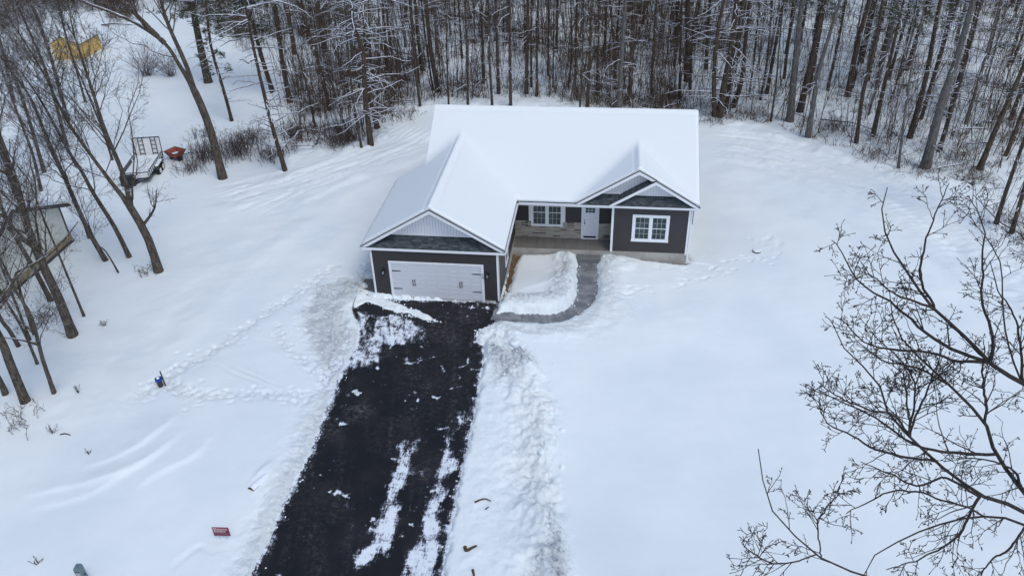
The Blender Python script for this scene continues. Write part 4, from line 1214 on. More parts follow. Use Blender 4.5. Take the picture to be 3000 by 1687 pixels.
def bare(stems, r0, label, group, seed, H=15, limbs=16, limb_len=(2.6, 6.0), t0=.22, sub=(7, 5, 3), mat='bark', tmat='twig', name='bare_tree', cat='tree', ang=(22, 52), extra=None, up=.25, rmin=.007):
    """leafless broadleaf: traced stems, limbs, branches and twigs"""
    r = np.random.default_rng(seed)
    root = empty(name, stems[0][0], label, cat, group)
    t = TB(); QQ = []
    for i, S in enumerate(stems):
        rb = r0 if i == 0 else r0*.55
        Q, rr = trunk_tube(extend(S, H+S[0][2]*0 if i == 0 else max(H-(S[0][2]-stems[0][0][2]), 3)), rb, .08, 20, i == 0)
        if i == 0 and len(stems) > 1:
            zf = stems[1][0][2]; rr = rr*np.where(Q[:, 2] > zf, .52+.48*np.exp(-np.maximum(Q[:, 2]-zf, 0)/.8), 1)
        t.add(Q, rr, 9); QQ.append((at_len(Q, 40), np.interp(np.linspace(0, 1, 40), np.linspace(0, 1, len(rr)), rr)))
    t.build('trunk', M[mat], root)
    bl = TB(); tw = TB()
    P = np.stack([q for q, _ in QQ]); Rr = np.stack([x for _, x in QQ])
    L1, R1 = spawn(P, Rr, limbs, t0, .98, limb_len[0], limb_len[1], R(ang[0]), R(ang[1]), seed, K=8, grav=up, bend=.16, rfac=.42, rmin=.018, r=r, rmax=.08)
    bl.add(L1, R1, 5)
    if extra:
        for E_, re in extra:
            E_ = smooth_line3(np.array(E_), 9); E_ = at_len(E_, 8)
            Re = re*(1-.7*np.linspace(0, 1, 8)); bl.add(E_, Re, 6)
            L1 = np.concatenate([L1, E_[None]]); R1 = np.concatenate([R1, Re[None]])
    L2, R2 = spawn(L1, R1, sub[0], .2, .95, .8, 2.0, R(25), R(58), seed, K=6, grav=.12, bend=.18, rfac=.55, rmin=.011, r=r, rmax=.03)
    bl.add(L2, R2, 4)
    L3, R3 = spawn(L2, R2, sub[1], .2, .98, .35, .95, R(25), R(60), seed, K=4, grav=.08, bend=.2, rfac=.6, rmin=rmin, r=r, rmax=.014)
    tw.add(L3, R3, 3)
    if sub[2]:
        L4, R4 = spawn(L3, R3, sub[2], .3, 1.0, .12, .4, R(25), R(60), seed, K=3, grav=.05, bend=.15, rfac=.7, rmin=rmin*.8, r=r)
        tw.add(L4, R4, 3)
    b = bl.build('limbs', M[mat], root)
    tw.build('twigs', M[tmat], root)
    return root
def rad(P, w, f=1.0):
    d = (P[0]-CAM)@FW
    return .5*w*d/F*f

# ---- left group beside the lawn: px traces from foot upward, width at the foot in px
T1a = trace([(466, 798), (435, 702), (383, 609), (331, 541), (247, 429), (193, 348), (128, 216), (77, 131), (23, 46)], .12)
T1b = trace([(466, 798), (435, 702), (383, 609), (362, 515), (309, 386), (278, 290), (247, 193), (216, 97), (201, 19)], .12)[2:]
lim = trace([(466, 798), (419, 660), (440, 632), (455, 603), (458, 557)], .1)[1:]
bare([T1a, T1b], rad(T1a, 25), 'thick forked leafless tree nearest the lawn on the left, right of the other leaning trunks', 'leafless trees along the left edge', 101, 15.5, 24, extra=[(lim, .09)], t0=.25)
LEFT = [
    ([(380, 754), (336, 666), (274, 567), (238, 500), (201, 444), (128, 309), (60, 210), (0, 155)], 16, 'slim leaning leafless trunk just left of the forked tree', 13, 8),
    ([(311, 764), (259, 676), (207, 562), (181, 500), (139, 410), (93, 294), (39, 216), (0, 166)], 17, 'slim leafless tree leaning left, its foot second to the left of the forked tree', 14, 9),
    ([(215, 987), (171, 873), (124, 774), (83, 671), (52, 552), (31, 500), (12, 437)], 33, 'stout leafless tree passing in front of the pale building, its foot on open snow', 15, 15),
    ([(75, 1178), (31, 1069), (0, 992)], 31, 'stout leafless trunk at the left edge, lowest in the view', 15, 13),
    ([(160, 1155), (124, 1049), (93, 930), (52, 862), (10, 774)], 15, 'slender crooked leafless tree just right of the lowest stout trunk', 10, 9),
    ([(150, 883), (104, 795), (47, 697), (0, 598)], 17, 'leafless trunk crossing the pale building, its foot hidden behind the stout tree', 13, 8),
    ([(248, 930), (207, 831), (171, 743), (119, 619), (88, 536), (62, 500)], 9, 'thin straight sapling right of the stout tree, passing the corner of the pale building', 11, 5),
    ([(57, 1018), (26, 966), (0, 930)], 14, 'leafless trunk at the left edge above the lowest stout trunk', 12, 7),
    ([(111, 1069), (72, 976), (31, 904), (0, 850)], 10, 'thin leafless tree between the stout tree and the crooked one', 11, 6),
    ([(16, 1155), (0, 1118)], 20, 'short length of trunk at the far left edge behind the lowest stout one', 13, 7),
    ([(90, 1000), (50, 900), (20, 820), (0, 770)], 9, 'thin leafless trunk between the two stouter trunks at the left edge', 12, 7),
    ([(190, 905), (150, 820), (95, 690), (40, 560), (0, 470)], 8, 'thin leafless stem close behind the stout tree, before the pale building', 12, 7),
    ([(262, 700), (225, 600), (170, 470), (110, 340), (60, 230)], 9, 'slim leafless tree right of the pale building, behind the leaning trunks', 12, 8),
    ([(330, 470), (300, 380), (255, 270), (205, 150), (180, 60)], 8, 'slim leafless tree close to the left of the trailer', 12, 8),
    ([(120, 560), (95, 450), (50, 330), (10, 220)], 11, 'leafless trunk in the lawn above the pale building', 13, 9),
    ([(250, 300), (228, 220), (195, 110), (170, 0)], 8, 'leafless tree in front of the yellow shed', 12, 5),
    ([(40, 300), (20, 200), (0, 120)], 12, 'leafless trunk at the left edge below the yellow shed level', 13, 10),
    ([(349, 800), (311, 738), (280, 707), (240, 600)], 6, 'thin bent sapling at the foot of the forked tree', 6, 4),
]
for i, (pts, w, lab, H, nl) in enumerate(LEFT):
    P = trace(pts, .12)
    ex = None
    if i == 4:   # the snow lined dead limb that crosses the pale building
        q = [at_depth(u, v, d) for (u, v, d) in ((100, 980, (P[0]-CAM)@FW-1.0), (47, 800, (P[0]-CAM)@FW-2.4), (104, 774, (P[0]-CAM)@FW-2.8), (171, 723, (P[0]-CAM)@FW-3.1), (228, 650, (P[0]-CAM)@FW-3.4))]
        q2 = [at_depth(u, v, d) for (u, v, d) in ((47, 800, (P[0]-CAM)@FW-2.4), (20, 850, (P[0]-CAM)@FW-2.6), (-20, 900, (P[0]-CAM)@FW-3))]
        q3 = [at_depth(u, v, d) for (u, v, d) in ((112, 1010, (P[0]-CAM)@FW-.4), (60, 995, (P[0]-CAM)@FW-1), (0, 985, (P[0]-CAM)@FW-1.4), (-60, 960, (P[0]-CAM)@FW-2))]
        q4 = [at_depth(u, v, d) for (u, v, d) in ((93, 930, (P[0]-CAM)@FW), (140, 925, (P[0]-CAM)@FW-.8), (168, 916, (P[0]-CAM)@FW-1.2))]
        ex = [(q, .075), (q2, .05), (q3, .06), (q4, .04)]
    bare([P], rad(P, w, .86), lab, 'leafless trees along the left edge', 110+i, H, int(nl*1.5), t0=.30 if w > 12 else .4, extra=ex, limb_len=(2.0, 5.4) if w > 12 else (1.4, 3.2))
# off frame neighbours whose crowns reach into the left of the view
for i, (x, y, H, lab) in enumerate(((-23.5, -3.5, 15, 'leafless crown reaching in at the left edge beside the pale building'), (-29, 14.5, 16, 'leafless crown at the left edge above the pale building'), (-33, 24, 16, 'leafless tree at the left edge level with the parked trailer'), (-22, -8, 15, 'leafless crown at the left edge below the pale building'), (-25.5, 7, 16, 'leafless tree behind the pale building'), (-30, 19, 15, 'slim leafless tree at the left edge left of the trailer'), (-36, 28, 15, 'slim leafless tree at the left edge below the yellow shed'))):
    b = np.array([x, y, zs(x, y)-.1])
    P = np.array([b, b+[.3, .2, H*.4], b+[-.3, .4, H*.75]])
    bare([P], .14, lab, 'leafless trees along the left edge', 150+i, H, 28, t0=.15, limb_len=(2.5, 6.5))

# ---- big forked tree right of the trailer
A = trace([(653, 522), (618, 386), (572, 271), (522, 186), (483, 128), (400, 70), (330, 38), (240, 4)], .05)
B = trace([(653, 522), (618, 386), (572, 271), (545, 190), (500, 90), (483, 43), (470, 0)], .05)[2:]
Cc = trace([(653, 522), (618, 386), (572, 271), (522, 186), (483, 128), (425, 70), (390, 35), (356, 0)], .05)[4:]
bare([A, B, Cc], rad(A, 25), 'big forked tree with snow lined upper limbs beside the reddish brush, right of the trailer', 'trees along the wood edge', 201, 17, 16, t0=.38, mat='bark', sub=(5, 4, 2))

PINES = [  # foot-upward trace, width px, label, dead branches, kind
    ([(611, 243), (591, 155), (560, 0)], 26, 'broad dark pine trunk behind the big forked tree', 14, 1),
    ([(680, 356), (657, 271), (618, 135), (603, 0)], 11, 'slim pine trunk just right of the big forked tree', 22, 2),
    ([(836, 501), (792, 349), (745, 151), (716, 0)], 15, 'slender pine with long bare side branches at the lawn edge beside the brush', 46, 3),
    ([(800, 272), (765, 162), (734, 39), (728, 0)], 16, 'dark pine trunk behind the slender long-branched pine', 14, 1),
    ([(850, 301), (828, 186), (806, 31), (803, 0)], 17, 'thick dark pine trunk right of the long-branched pine, foot on open snow', 14, 0),
    ([(862, 161), (850, 78), (831, 0)], 13, 'dark trunk standing well back behind the thick pine left of the twin trunks', 8, 0),
    ([(966, 323), (949, 248), (930, 171), (893, 56), (871, 0)], 13, 'pine trunk leaning left into the brush, left of the twin trunks', 20, 0),
    ([(924, 373), (896, 242), (868, 149), (847, 31), (842, 0)], 7, 'thin leaning sapling in front of the brush, left of the twin trunks', 8, 0),
    ([(952, 152), (940, 78), (930, 0)], 19, 'broad dark trunk far back, left of the twin trunks', 8, 0),
    ([(1087, 432), (1070, 279), (1064, 155), (1036, 78), (1030, 0)], 19, 'left one of the twin snowy-branched pines left of the roof corner', 62, 3),
    ([(1107, 377), (1079, 264), (1070, 155), (1064, 0)], 17, 'right one of the twin pines left of the roof corner, foot farther back', 36, 3),
    ([(1061, 441), (1042, 342), (1033, 279), (1020, 150), (1010, 0)], 8, 'thin sapling with its foot just left of the twin pines', 10, 0),
    ([(1135, 208), (1126, 93), (1120, 0)], 10, 'slim trunk standing back, right of the twin pines', 10, 0),
    ([(1232, 320), (1219, 217), (1210, 124), (1204, 0)], 9, 'slim trunk nearest the left end of the roof ridge', 12, 0),
    ([(1238, 208), (1225, 109), (1216, 0)], 14, 'dark trunk set back behind the slim one at the left end of the ridge', 12, 0),
    ([(1284, 270), (1263, 155), (1247, 0)], 16, 'thick dark leaning trunk above the left end of the roof ridge', 16, 0),
    ([(1270, 267), (1258, 193), (1240, 60)], 6, 'thin stem close against the thick leaning trunk above the ridge end', 4, 0),
    ([(1094, 268), (1085, 150), (1078, 0)], 6, 'thin stem behind the right twin pine', 6, 0),
]
RIDGE = [  # trees behind the ridge, left to right
    ([(1315, 317), (1309, 155), (1306, 0)], 6, 6), ([(1371, 322), (1368, 155), (1362, 0)], 8, 8), ([(1416, 245), (1410, 0)], 9, 12), ([(1443, 323), (1433, 155), (1430, 0)], 9, 6),
    ([(1461, 276), (1455, 93), (1452, 0)], 12, 12), ([(1496, 319), (1494, 124), (1492, 0)], 10, 20), ([(1542, 276), (1545, 93), (1547, 0)], 13, 14), ([(1557, 258), (1556, 149), (1556, 0)], 8, 6), ([(1573, 286), (1573, 93), (1576, 0)], 9, 10),
    ([(1606, 224), (1607, 0)], 7, 10), ([(1620, 258), (1623, 0)], 5, 4), ([(1631, 155), (1634, 0)], 9, 8), ([(1664, 258), (1675, 149), (1673, 0)], 6, 6), ([(1685, 234), (1690, 0)], 7, 6),
    ([(1698, 330), (1706, 186), (1709, 0)], 6, 8), ([(1720, 316), (1727, 186), (1734, 0)], 11, 12), ([(1749, 281), (1754, 93), (1754, 0)], 8, 10), ([(1769, 193), (1777, 0)], 11, 10), ([(1803, 262), (1799, 124), (1786, 0)], 12, 12),
    ([(1813, 336), (1820, 186), (1833, 0)], 17, 24), ([(1844, 292), (1852, 155), (1858, 0)], 14, 10), ([(1907, 289), (1911, 186), (1923, 0)], 8, 8), ([(1976, 140), (1988, 0)], 13, 6), ([(1991, 289), (1994, 124), (1998, 0)], 9, 10),
    ([(2014, 239), (2016, 0)], 21, 22), ([(2022, 267), (2029, 93), (2045, 0)], 9, 6),
]
ORD = ['leftmost', 'second', 'third', 'fourth', 'fifth', 'sixth', 'seventh', 'eighth', 'ninth', 'tenth', 'eleventh', 'twelfth', 'thirteenth', 'fourteenth', 'fifteenth', 'sixteenth', 'seventeenth', 'eighteenth', 'nineteenth', 'twentieth', 'twenty-first', 'twenty-second', 'twenty-third', 'twenty-fourth', 'twenty-fifth', 'twenty-sixth']
for i, (pts, w, dn) in enumerate(RIDGE):
    kind = 'slim' if w < 8 else ('broad' if w > 12 else 'dark')
    look = 'broad pale grey trunk' if i == 19 else kind+' pine trunk'
    if i == 24: look = 'blackish broad snowy-branched trunk'
    PINES.append((pts, w, '%s behind the roof ridge, %s from the left in the front row' % (look, ORD[i].replace('leftmost', 'first')), dn, 4 if i == 19 else 0))
PINES += [
    ([(2094, 345), (2092, 217), (2103, 93), (2122, 0)], 17, 'leftmost stem of the clump of pines just right of the roof corner', 24, 3),
    ([(2106, 345), (2122, 248), (2140, 155), (2159, 0)], 22, 'thick curved middle stem of the pine clump just right of the roof corner', 30, 3),
    ([(2128, 318), (2140, 233), (2156, 140), (2168, 62), (2175, 0)], 14, 'dark stem at the back of the pine clump right of the roof corner', 14, 3),
    ([(2147, 314), (2175, 233), (2181, 155), (2196, 0)], 16, 'crooked rightmost stem of the pine clump right of the roof corner', 26, 3),
    ([(2193, 286), (2209, 174), (2225, 0)], 7, 'thin dark sapling right of the pine clump', 8, 0),
    ([(2227, 295), (2249, 168), (2262, 0)], 8, 'slim leaning trunk second to the right of the pine clump', 10, 0),
    ([(2246, 276), (2268, 155), (2296, 0)], 12, 'dark leaning trunk left of the tall grey trunk at the field edge', 12, 0),
    ([(2258, 357), (2274, 242), (2281, 155), (2290, 60)], 7, 'short thin trunk in front of the pines, left of the tall grey trunk', 6, 0),
    ([(2297, 232), (2316, 72), (2325, 0)], 10, 'dark trunk set back left of the tall grey trunk', 8, 0),
    ([(2314, 357), (2330, 193), (2350, 0)], 24, 'tall grey trunk with swollen foot at the wood edge', 10, 4),
    ([(2343, 329), (2379, 169), (2413, 0)], 22, 'blackish thick pine trunk directly behind the tall grey trunk', 14, 0),
    ([(2367, 403), (2398, 217), (2432, 97), (2461, 0)], 18, 'grey leaning trunk nearest the curved tracks', 12, 4),
    ([(2483, 285), (2509, 145), (2548, 0)], 19, 'thick dark leaning trunk set back in the right of the wood', 12, 0),
    ([(2509, 420), (2529, 271), (2562, 145), (2586, 0)], 13, 'leaning trunk at the wood edge beside the trampled brush', 10, 0),
    ([(2557, 401), (2586, 271), (2620, 121), (2649, 0)], 16, 'leaning dark trunk right of the one beside the trampled brush', 12, 0),
    ([(2632, 493), (2649, 348), (2655, 300), (2670, 200)], 9, 'slim pale trunk in front, left of the widest leaning trunk', 8, 4),
    ([(2664, 406), (2712, 232), (2741, 72), (2756, 0)], 18, 'thick leaning trunk left of and behind the widest grey one', 16, 0),
    ([(2710, 493), (2756, 314), (2804, 169), (2852, 0)], 31, 'widest grey leaning trunk on the right side of the wood', 34, 4),
    ([(2751, 444), (2794, 300), (2833, 169), (2876, 0)], 15, 'dark leaning trunk close behind the widest grey one', 14, 0),
    ([(2867, 498), (2925, 362), (2968, 266), (3000, 193), (3060, 60)], 18, 'leaning trunk crossing the upper right edge, left of its parallel neighbour', 14, 0),
    ([(2944, 459), (2973, 386), (3000, 319), (3060, 150)], 12, 'thinner parallel trunk at the upper right edge', 8, 0),
    ([(2913, 667), (2954, 541), (3000, 411), (3060, 230)], 14, 'smooth dark trunk standing on open snow at the right edge', 6, 0),
    ([(2963, 683), (3000, 556), (3050, 380)], 15, 'brown trunk at the right edge behind the smooth one', 6, 0),
    ([(2891, 174), (2915, 82), (2935, 0)], 11, 'dark trunk far back in the upper right corner of the wood', 8, 0),
]
taken = []
for i, (pts, w, lab, dn, kd) in enumerate(PINES):
    P = trace(pts)
    r0 = rad(P, w, .9)
    taken.append(P[0][:2])
    P = extend(P, 17+3*math.sin(i*1.7))
    kw = {}
    if kd == 3: kw = dict(dead_len=(1.4, 3.8), zlo=1.5)
    if kd == 1: kw = dict(green=56, green_from=5.5, low_green=16)
    if kd == 2: kw = dict(low_green=16, green=24, green_from=8.0, dead_len=(.8, 2.4))
    if kd == 4: kw = dict(bark='bark_pale')
    if kd == 0: kw = dict(green=20 if i % 3 == 0 else 0, green_from=8.5)
    pine(P, r0, lab, 'pines at the wood edge', 300+i, dead=int(dn*1.9), **kw)

# ---- pines deeper in the wood: prototypes, then copies
def in_wood(x, y):
    return float(inpoly_px(np.array([x]), np.array([y]), FOREST)[0])
protos = []
for k in range(9):
    b = np.array([0.0, 0.0, 0.0]); r = np.random.default_rng(500+k)
    H = r.uniform(15, 20)
    P = np.array([b, b+[r.normal()*.15, r.normal()*.15, H*.35], b+[r.normal()*.3, r.normal()*.3, H*.7], b+[r.normal()*.5, r.normal()*.5, H]])
    g = (18 if k < 4 else 0) if k != 8 else 40
    protos.append(pine(P, (.13, .16, .10, .19, .08, .12, .06, .15, .20)[k], 'slender dark trunk deep in the snowy pine wood', 'pines deep in the wood', 520+k, dead=(34, 44, 26, 40, 20, 40, 14, 36, 20)[k], green=g, green_from=9.0 if k != 8 else 5.5, bark='bark_dark' if k % 4 else 'bark_pale', dead_len=(.6, 2.4)))
def copy_tree(root, loc, rz, s):
    c = root.copy(); COL.objects.link(c); c.location = loc; c.rotation_euler = (0, 0, rz); c.scale = s
    for ch in list(root.children):
        d = ch.copy(); COL.objects.link(d); d.parent = c
    return c
r = np.random.default_rng(77)
cnt = 0; tries = 0
while cnt < 168 and tries < 40000:
    tries += 1
    y = r.uniform(23, 74); x = r.uniform(-62, 62)
    u, v, d = proj(x, y, -.2)
    if not (-120 < u < 3120 and -60 < v): continue
    iw = in_wood(x, y)
    if iw < 20: continue
    # the photograph's front row is traced: keep random trees behind it
    lim_ = 300 if u > 1050 else 250
    if 1250 < u < 2080: lim_ = 265
    if u > 2080: lim_ = 265+(u-2080)*.12
    if v > lim_: continue
    if u < 430 and not (v < 60): continue
    if 430 <= u < 800 and v > 120: continue
    q = np.array([x, y])
    if min(np.hypot(*(q-t)) for t in taken) < 1.15: continue
    taken.append(q)
    k = int(r.integers(0, 9))
    if k == 8 and r.random() < .5: k = 4
    sc = r.uniform(.85, 1.15); rz = r.uniform(0, 6.28)
    loc = (x, y, zs(x, y)-.1)
    if cnt < 9: o = protos[cnt]; o.location = loc; o.rotation_euler = (0, 0, rz)
    else:
        o = copy_tree(protos[k], loc, rz, (sc, sc, sc))
    back = 'far back' if v < 120 else 'mid-depth'
    if u < 430: w_ = ('above the yellow shed', 'dark')
    elif u < 800: w_ = ('above the shrubs and the big forked tree', 'dark')
    elif u < 1030: w_ = ('left of the twin pines', 'slender dark')
    elif u < 1280: w_ = ('between the twin pines and the ridge end', 'dark')
    elif u < 1540: w_ = ('behind the left third of the roof ridge', 'slender dark')
    elif u < 1800: w_ = ('behind the middle of the roof ridge', 'slender dark')
    elif u < 2070: w_ = ('behind the right third of the roof ridge', 'slender dark')
    elif u < 2320: w_ = ('between the pine clump and tall grey trunk', 'dark')
    elif u < 2520: w_ = ('right of the tall grey trunk', 'slanting dark')
    elif u < 2760: w_ = ('left of the widest grey trunk', 'slanting dark')
    else: w_ = ('right of the widest grey trunk', 'slanting dark')
    kk = cnt if cnt < 9 else k
    adj = 'green needled pine' if kk == 8 else 'pale grey trunk' if kk % 4 == 0 else 'stout dark trunk' if kk in (1, 3, 7) else 'thin dark trunk' if kk == 6 else 'slim dark trunk'
    o['label'] = '%s %s in the wood, %s' % (adj, back, w_[0]); o['group'] = '%ss %s in the wood, %s' % (adj, back, w_[0])
    cnt += 1
print('deep trees', cnt)

# ---- underbrush: a mass of stems nobody could count
def brush():
    r = np.random.default_rng(9)
    n = 60000
    x = r.uniform(-66, 66, n); y = r.uniform(12, 74, n)
    z = G(x, y)
    u, v, d = proj(x, y, z)
    ok = (u > -60) & (u < 3060) & (v > -40)
    iw = inpoly_px(x, y, FOREST)
    dens = sm((iw-4)/30)*(.35+.65*sm((fbm(x, y, 6, 15, 3)+.15)*2.5))
    # denser close to the edge on the right and in the left centre thicket
    edge = np.exp(-((iw-30)/35)**2)
    dens = np.clip(dens*(.75+.6*edge), 0, 1)
    open_ = (u < 850) & (v > 120) & (v < 470)
    dens = np.where(open_, dens*.12, dens); dens = np.where(u > 2250, dens*.5, dens)
    ok &= r.random(n) < dens*.95
    x, y = x[ok], y[ok]; z = snow_at(x, y)
    N = len(x); ns = 6
    base = np.repeat(np.stack([x, y, z], -1), ns, 0)+r.normal(size=(N*ns, 3))*np.array([.18, .18, 0])
    h = np.repeat(r.uniform(.3, 1.3, N), ns)*r.uniform(.5, 1.1, N*ns)
    tilt = r.normal(size=(N*ns, 3))*np.array([.5, .5, 0]); tilt[:, 2] = 1
    K = 4; uu = np.linspace(0, 1, K)[None, :, None]
    P = base[:, None, :]+h[:, None, None]*(tilt[:, None, :]*uu+r.normal(size=(N*ns, 1, 3))*.3*uu*uu-np.array([0, 0, .35])*uu*uu*uu)
    Rr = (r.uniform(.008, .018, N*ns))[:, None]*(1-.6*np.linspace(0, 1, K)[None, :])
    t = TB(); t.add(P, Rr, 3)
    # taller whips
    m = 5200
    i = r.integers(0, N, m)
    b = np.stack([x[i]+r.normal(size=m)*.4, y[i]+r.normal(size=m)*.4, z[i]], -1)
    h = r.uniform(1.4, 7.5, m)
    dr = r.normal(size=(m, 3))*np.array([.14, .14, 0]); dr[:, 2] = 1
    K = 5; uu = np.linspace(0, 1, K)[None, :, None]
    P = b[:, None, :]+h[:, None, None]*(dr[:, None, :]*uu+r.normal(size=(m, K, 3))*np.array([.03, .03, 0])*uu)
    Rr = (.012+.004*h)[:, None]*(1-.7*np.linspace(0, 1, K)[None, :])
    t.add(P, Rr, 3)
    C, Rc = spawn(P, Rr, 3, .3, .95, .3, 1.0, R(30), R(65), 1, K=3, rmin=.007, r=r); t.add(C, Rc, 3)
    # long fallen and arching boughs
    m = 800; i = r.integers(0, N, m)
    b = np.stack([x[i], y[i], z[i]+r.uniform(.02, .5, m)], -1); a = r.uniform(0, 6.28, m); L = r.uniform(1, 4, m)
    dr = np.stack([np.cos(a), np.sin(a), r.uniform(-.02, .25, m)], -1)
    K = 6; uu = np.linspace(0, 1, K)[None, :, None]
    P = b[:, None, :]+L[:, None, None]*(dr[:, None, :]*uu-np.array([0, 0, .2])*uu*uu+r.normal(size=(m, K, 3))*.03*uu)
    Rr = (.02+.012*L)[:, None]*(1-.6*np.linspace(0, 1, K)[None, :])
    t2 = TB(); t2.add(P, Rr, 4)
    C, Rc = spawn(P, Rr, 4, .2, .95, .3, 1.2, R(25), R(65), 1, K=4, rmin=.008, r=r); t2.add(C, Rc, 3)
    o = t.build('underbrush', M['brush']); tag(o, 'tangle of thin brown stems on the floor of the wood', kind='stuff')
    o = t2.build('fallen_boughs', M['limb']); tag(o, 'snow lined fallen boughs lying through the wood', kind='stuff')
    print('brush', N)
brush()

def shrub(u, v, h, w, n, label, seed, mat='shrub', group='leafless shrubs at the wood edge', fan=.9, lie=.0):
    r = np.random.default_rng(seed)
    b = ground_at(u, v); b[2] = zs(b[0], b[1])-.03
    root = empty('shrub', b, label, 'shrub', group)
    a = r.uniform(0, 6.28, n); el = r.uniform(0, fan, n)
    base = b+np.stack([r.normal(size=n)*w*.12, r.normal(size=n)*w*.12, np.zeros(n)], -1)
    if lie: base = b+np.stack([r.normal(size=n)*w*.45, r.normal(size=n)*w*.4, np.zeros(n)], -1)
    L = h*r.uniform(.6, 1.1, n)
    dr = np.stack([np.cos(a)*np.sin(el), np.sin(a)*np.sin(el), np.cos(el)], -1)
    K = 7; uu = np.linspace(0, 1, K)[None, :, None]
    P = base[:, None, :]+L[:, None, None]*(dr[:, None, :]*uu+np.array([0, 0, -.25 if lie else .05])*uu*uu+r.normal(size=(n, 1, 3))*.12*uu*uu+r.normal(size=(n, K, 3))*.03*uu)
    P[..., 2] = np.maximum(P[..., 2], b[2]-.05)
    Rr = (.008+.007*L/ h)[:, None]*(1-.65*np.linspace(0, 1, K)[None, :])
    t = TB(); t.add(P, Rr, 4); t.build('stems', M[mat], root)
    t = TB(); C, Rc = spawn(P, Rr, 5, .25, .98, .2*h*.6, .45*h*.6, R(18), R(48), seed, K=4, rmin=.006, r=r); t.add(C, Rc, 3)
    C2, R2 = spawn(C, Rc, 3, .3, 1, .08*h, .2*h, R(20), R(50), seed, K=3, rmin=.005, r=r); t.add(C2, R2, 3)
    t.build('twigs', M[mat], root)
    return root
shrub(432, 222, 3.6, 2.2, 60, 'large round vase-shaped leafless shrub nearer the yellow shed', 601, 'shrub', 'round shrubs on the far lawn', 1.05)
shrub(503, 224, 2.9, 1.8, 44, 'smaller round leafless shrub touching the right of the large one', 602, 'shrub', 'round shrubs on the far lawn', 1.0)
SH = [(600, 470, 1.9, 1.6, 70, 'reddish brush left of the foot of the big forked tree', .6), (560, 505, 1.3, 1.2, 34, 'low straggling brush left of the big forked tree, lowest part', .9), (700, 455, 2.1, 1.9, 95, 'reddish upright brush between the big forked tree and the long-branched pine', .5),
      (745, 420, 1.7, 1.5, 50, 'reddish brush behind the upright clump beside the long-branched pine', .6), (800, 470, 1.4, 1.3, 50, 'low brush just left of the long-branched pine foot', .7), (855, 395, 1.4, 1.6, 56, 'tangled brush right of the long-branched pine', .9), (600, 412, 1.2, 1.3, 30, 'sparse brush behind the foot of the big forked tree', .7),
      (1000, 425, 1.3, 1.5, 80, 'rounded brush pile dusted with snow left of the twin pines', 1.2), (930, 330, 1.6, 1.8, 60, 'thick brush behind the leaning sapling', .9), (1180, 345, 1.3, 1.5, 50, 'brush between the twin pines and the roof corner', .9),
      (2085, 362, 1.2, 1.5, 50, 'brush at the foot of the pine clump right of the roof corner', 1.0), (2180, 350, 1.2, 1.6, 44, 'low brush between the pine clump and the tall grey trunk', 1.0), (2440, 385, 1.5, 1.8, 70, 'trampled brush between the grey leaning trunk and its right neighbour', 1.1), (2560, 470, 1.3, 1.7, 60, 'brush in front of the leaning dark trunk at the field edge', .9),
      (2690, 520, 1.2, 1.6, 46, 'brush at the foot of the widest grey trunk', .9), (2790, 470, 1.5, 1.8, 70, 'brown brush right of the widest grey trunk', .8), (2850, 530, 1.2, 1.4, 40, 'brush left of the foot of the trunk crossing the upper right edge', .9), (2985, 690, 1.3, 1.5, 50, 'brush at the right edge behind the smooth trunk', .9),
      (130, 945, 1.0, 1.2, 40, 'brown brush behind the stout tree, left side', .9), (60, 1235, .9, 1.3, 26, 'sparse twigs at the left edge below the lowest stout trunk', 1.0), (430, 800, .8, .9, 16, 'few twigs at the foot of the thick forked tree', .9)]
for i, (u, v, h, w, n, lab, fan) in enumerate(SH): shrub(u, v, h, w, int(n*1.5) if i < 9 else n, lab, 610+i, 'shrub' if i < 5 else 'brush', fan=fan, lie=1)
for i, (u, v, h, n, lab) in enumerate(((310, 958, .8, 7, 'small dead weed on the snow right of the stout tree'), (155, 1270, .9, 6, 'forked dead twig below the leafless trees at the left'), (262, 1330, .5, 3, 'single small twig on the open snow at the left'), (110, 1655, .6, 5, 'small weed near the lower left corner'), (2035, 408, 1.1, 2, 'lone upright stalk behind the right end of the roof'), (232, 1155, .9, 6, 'dead weed right of the slender crooked tree'))):
    shrub(u, v, h*.6, .2, n, lab, 650+i, 'brush', 'dead weeds on the snow', .8)

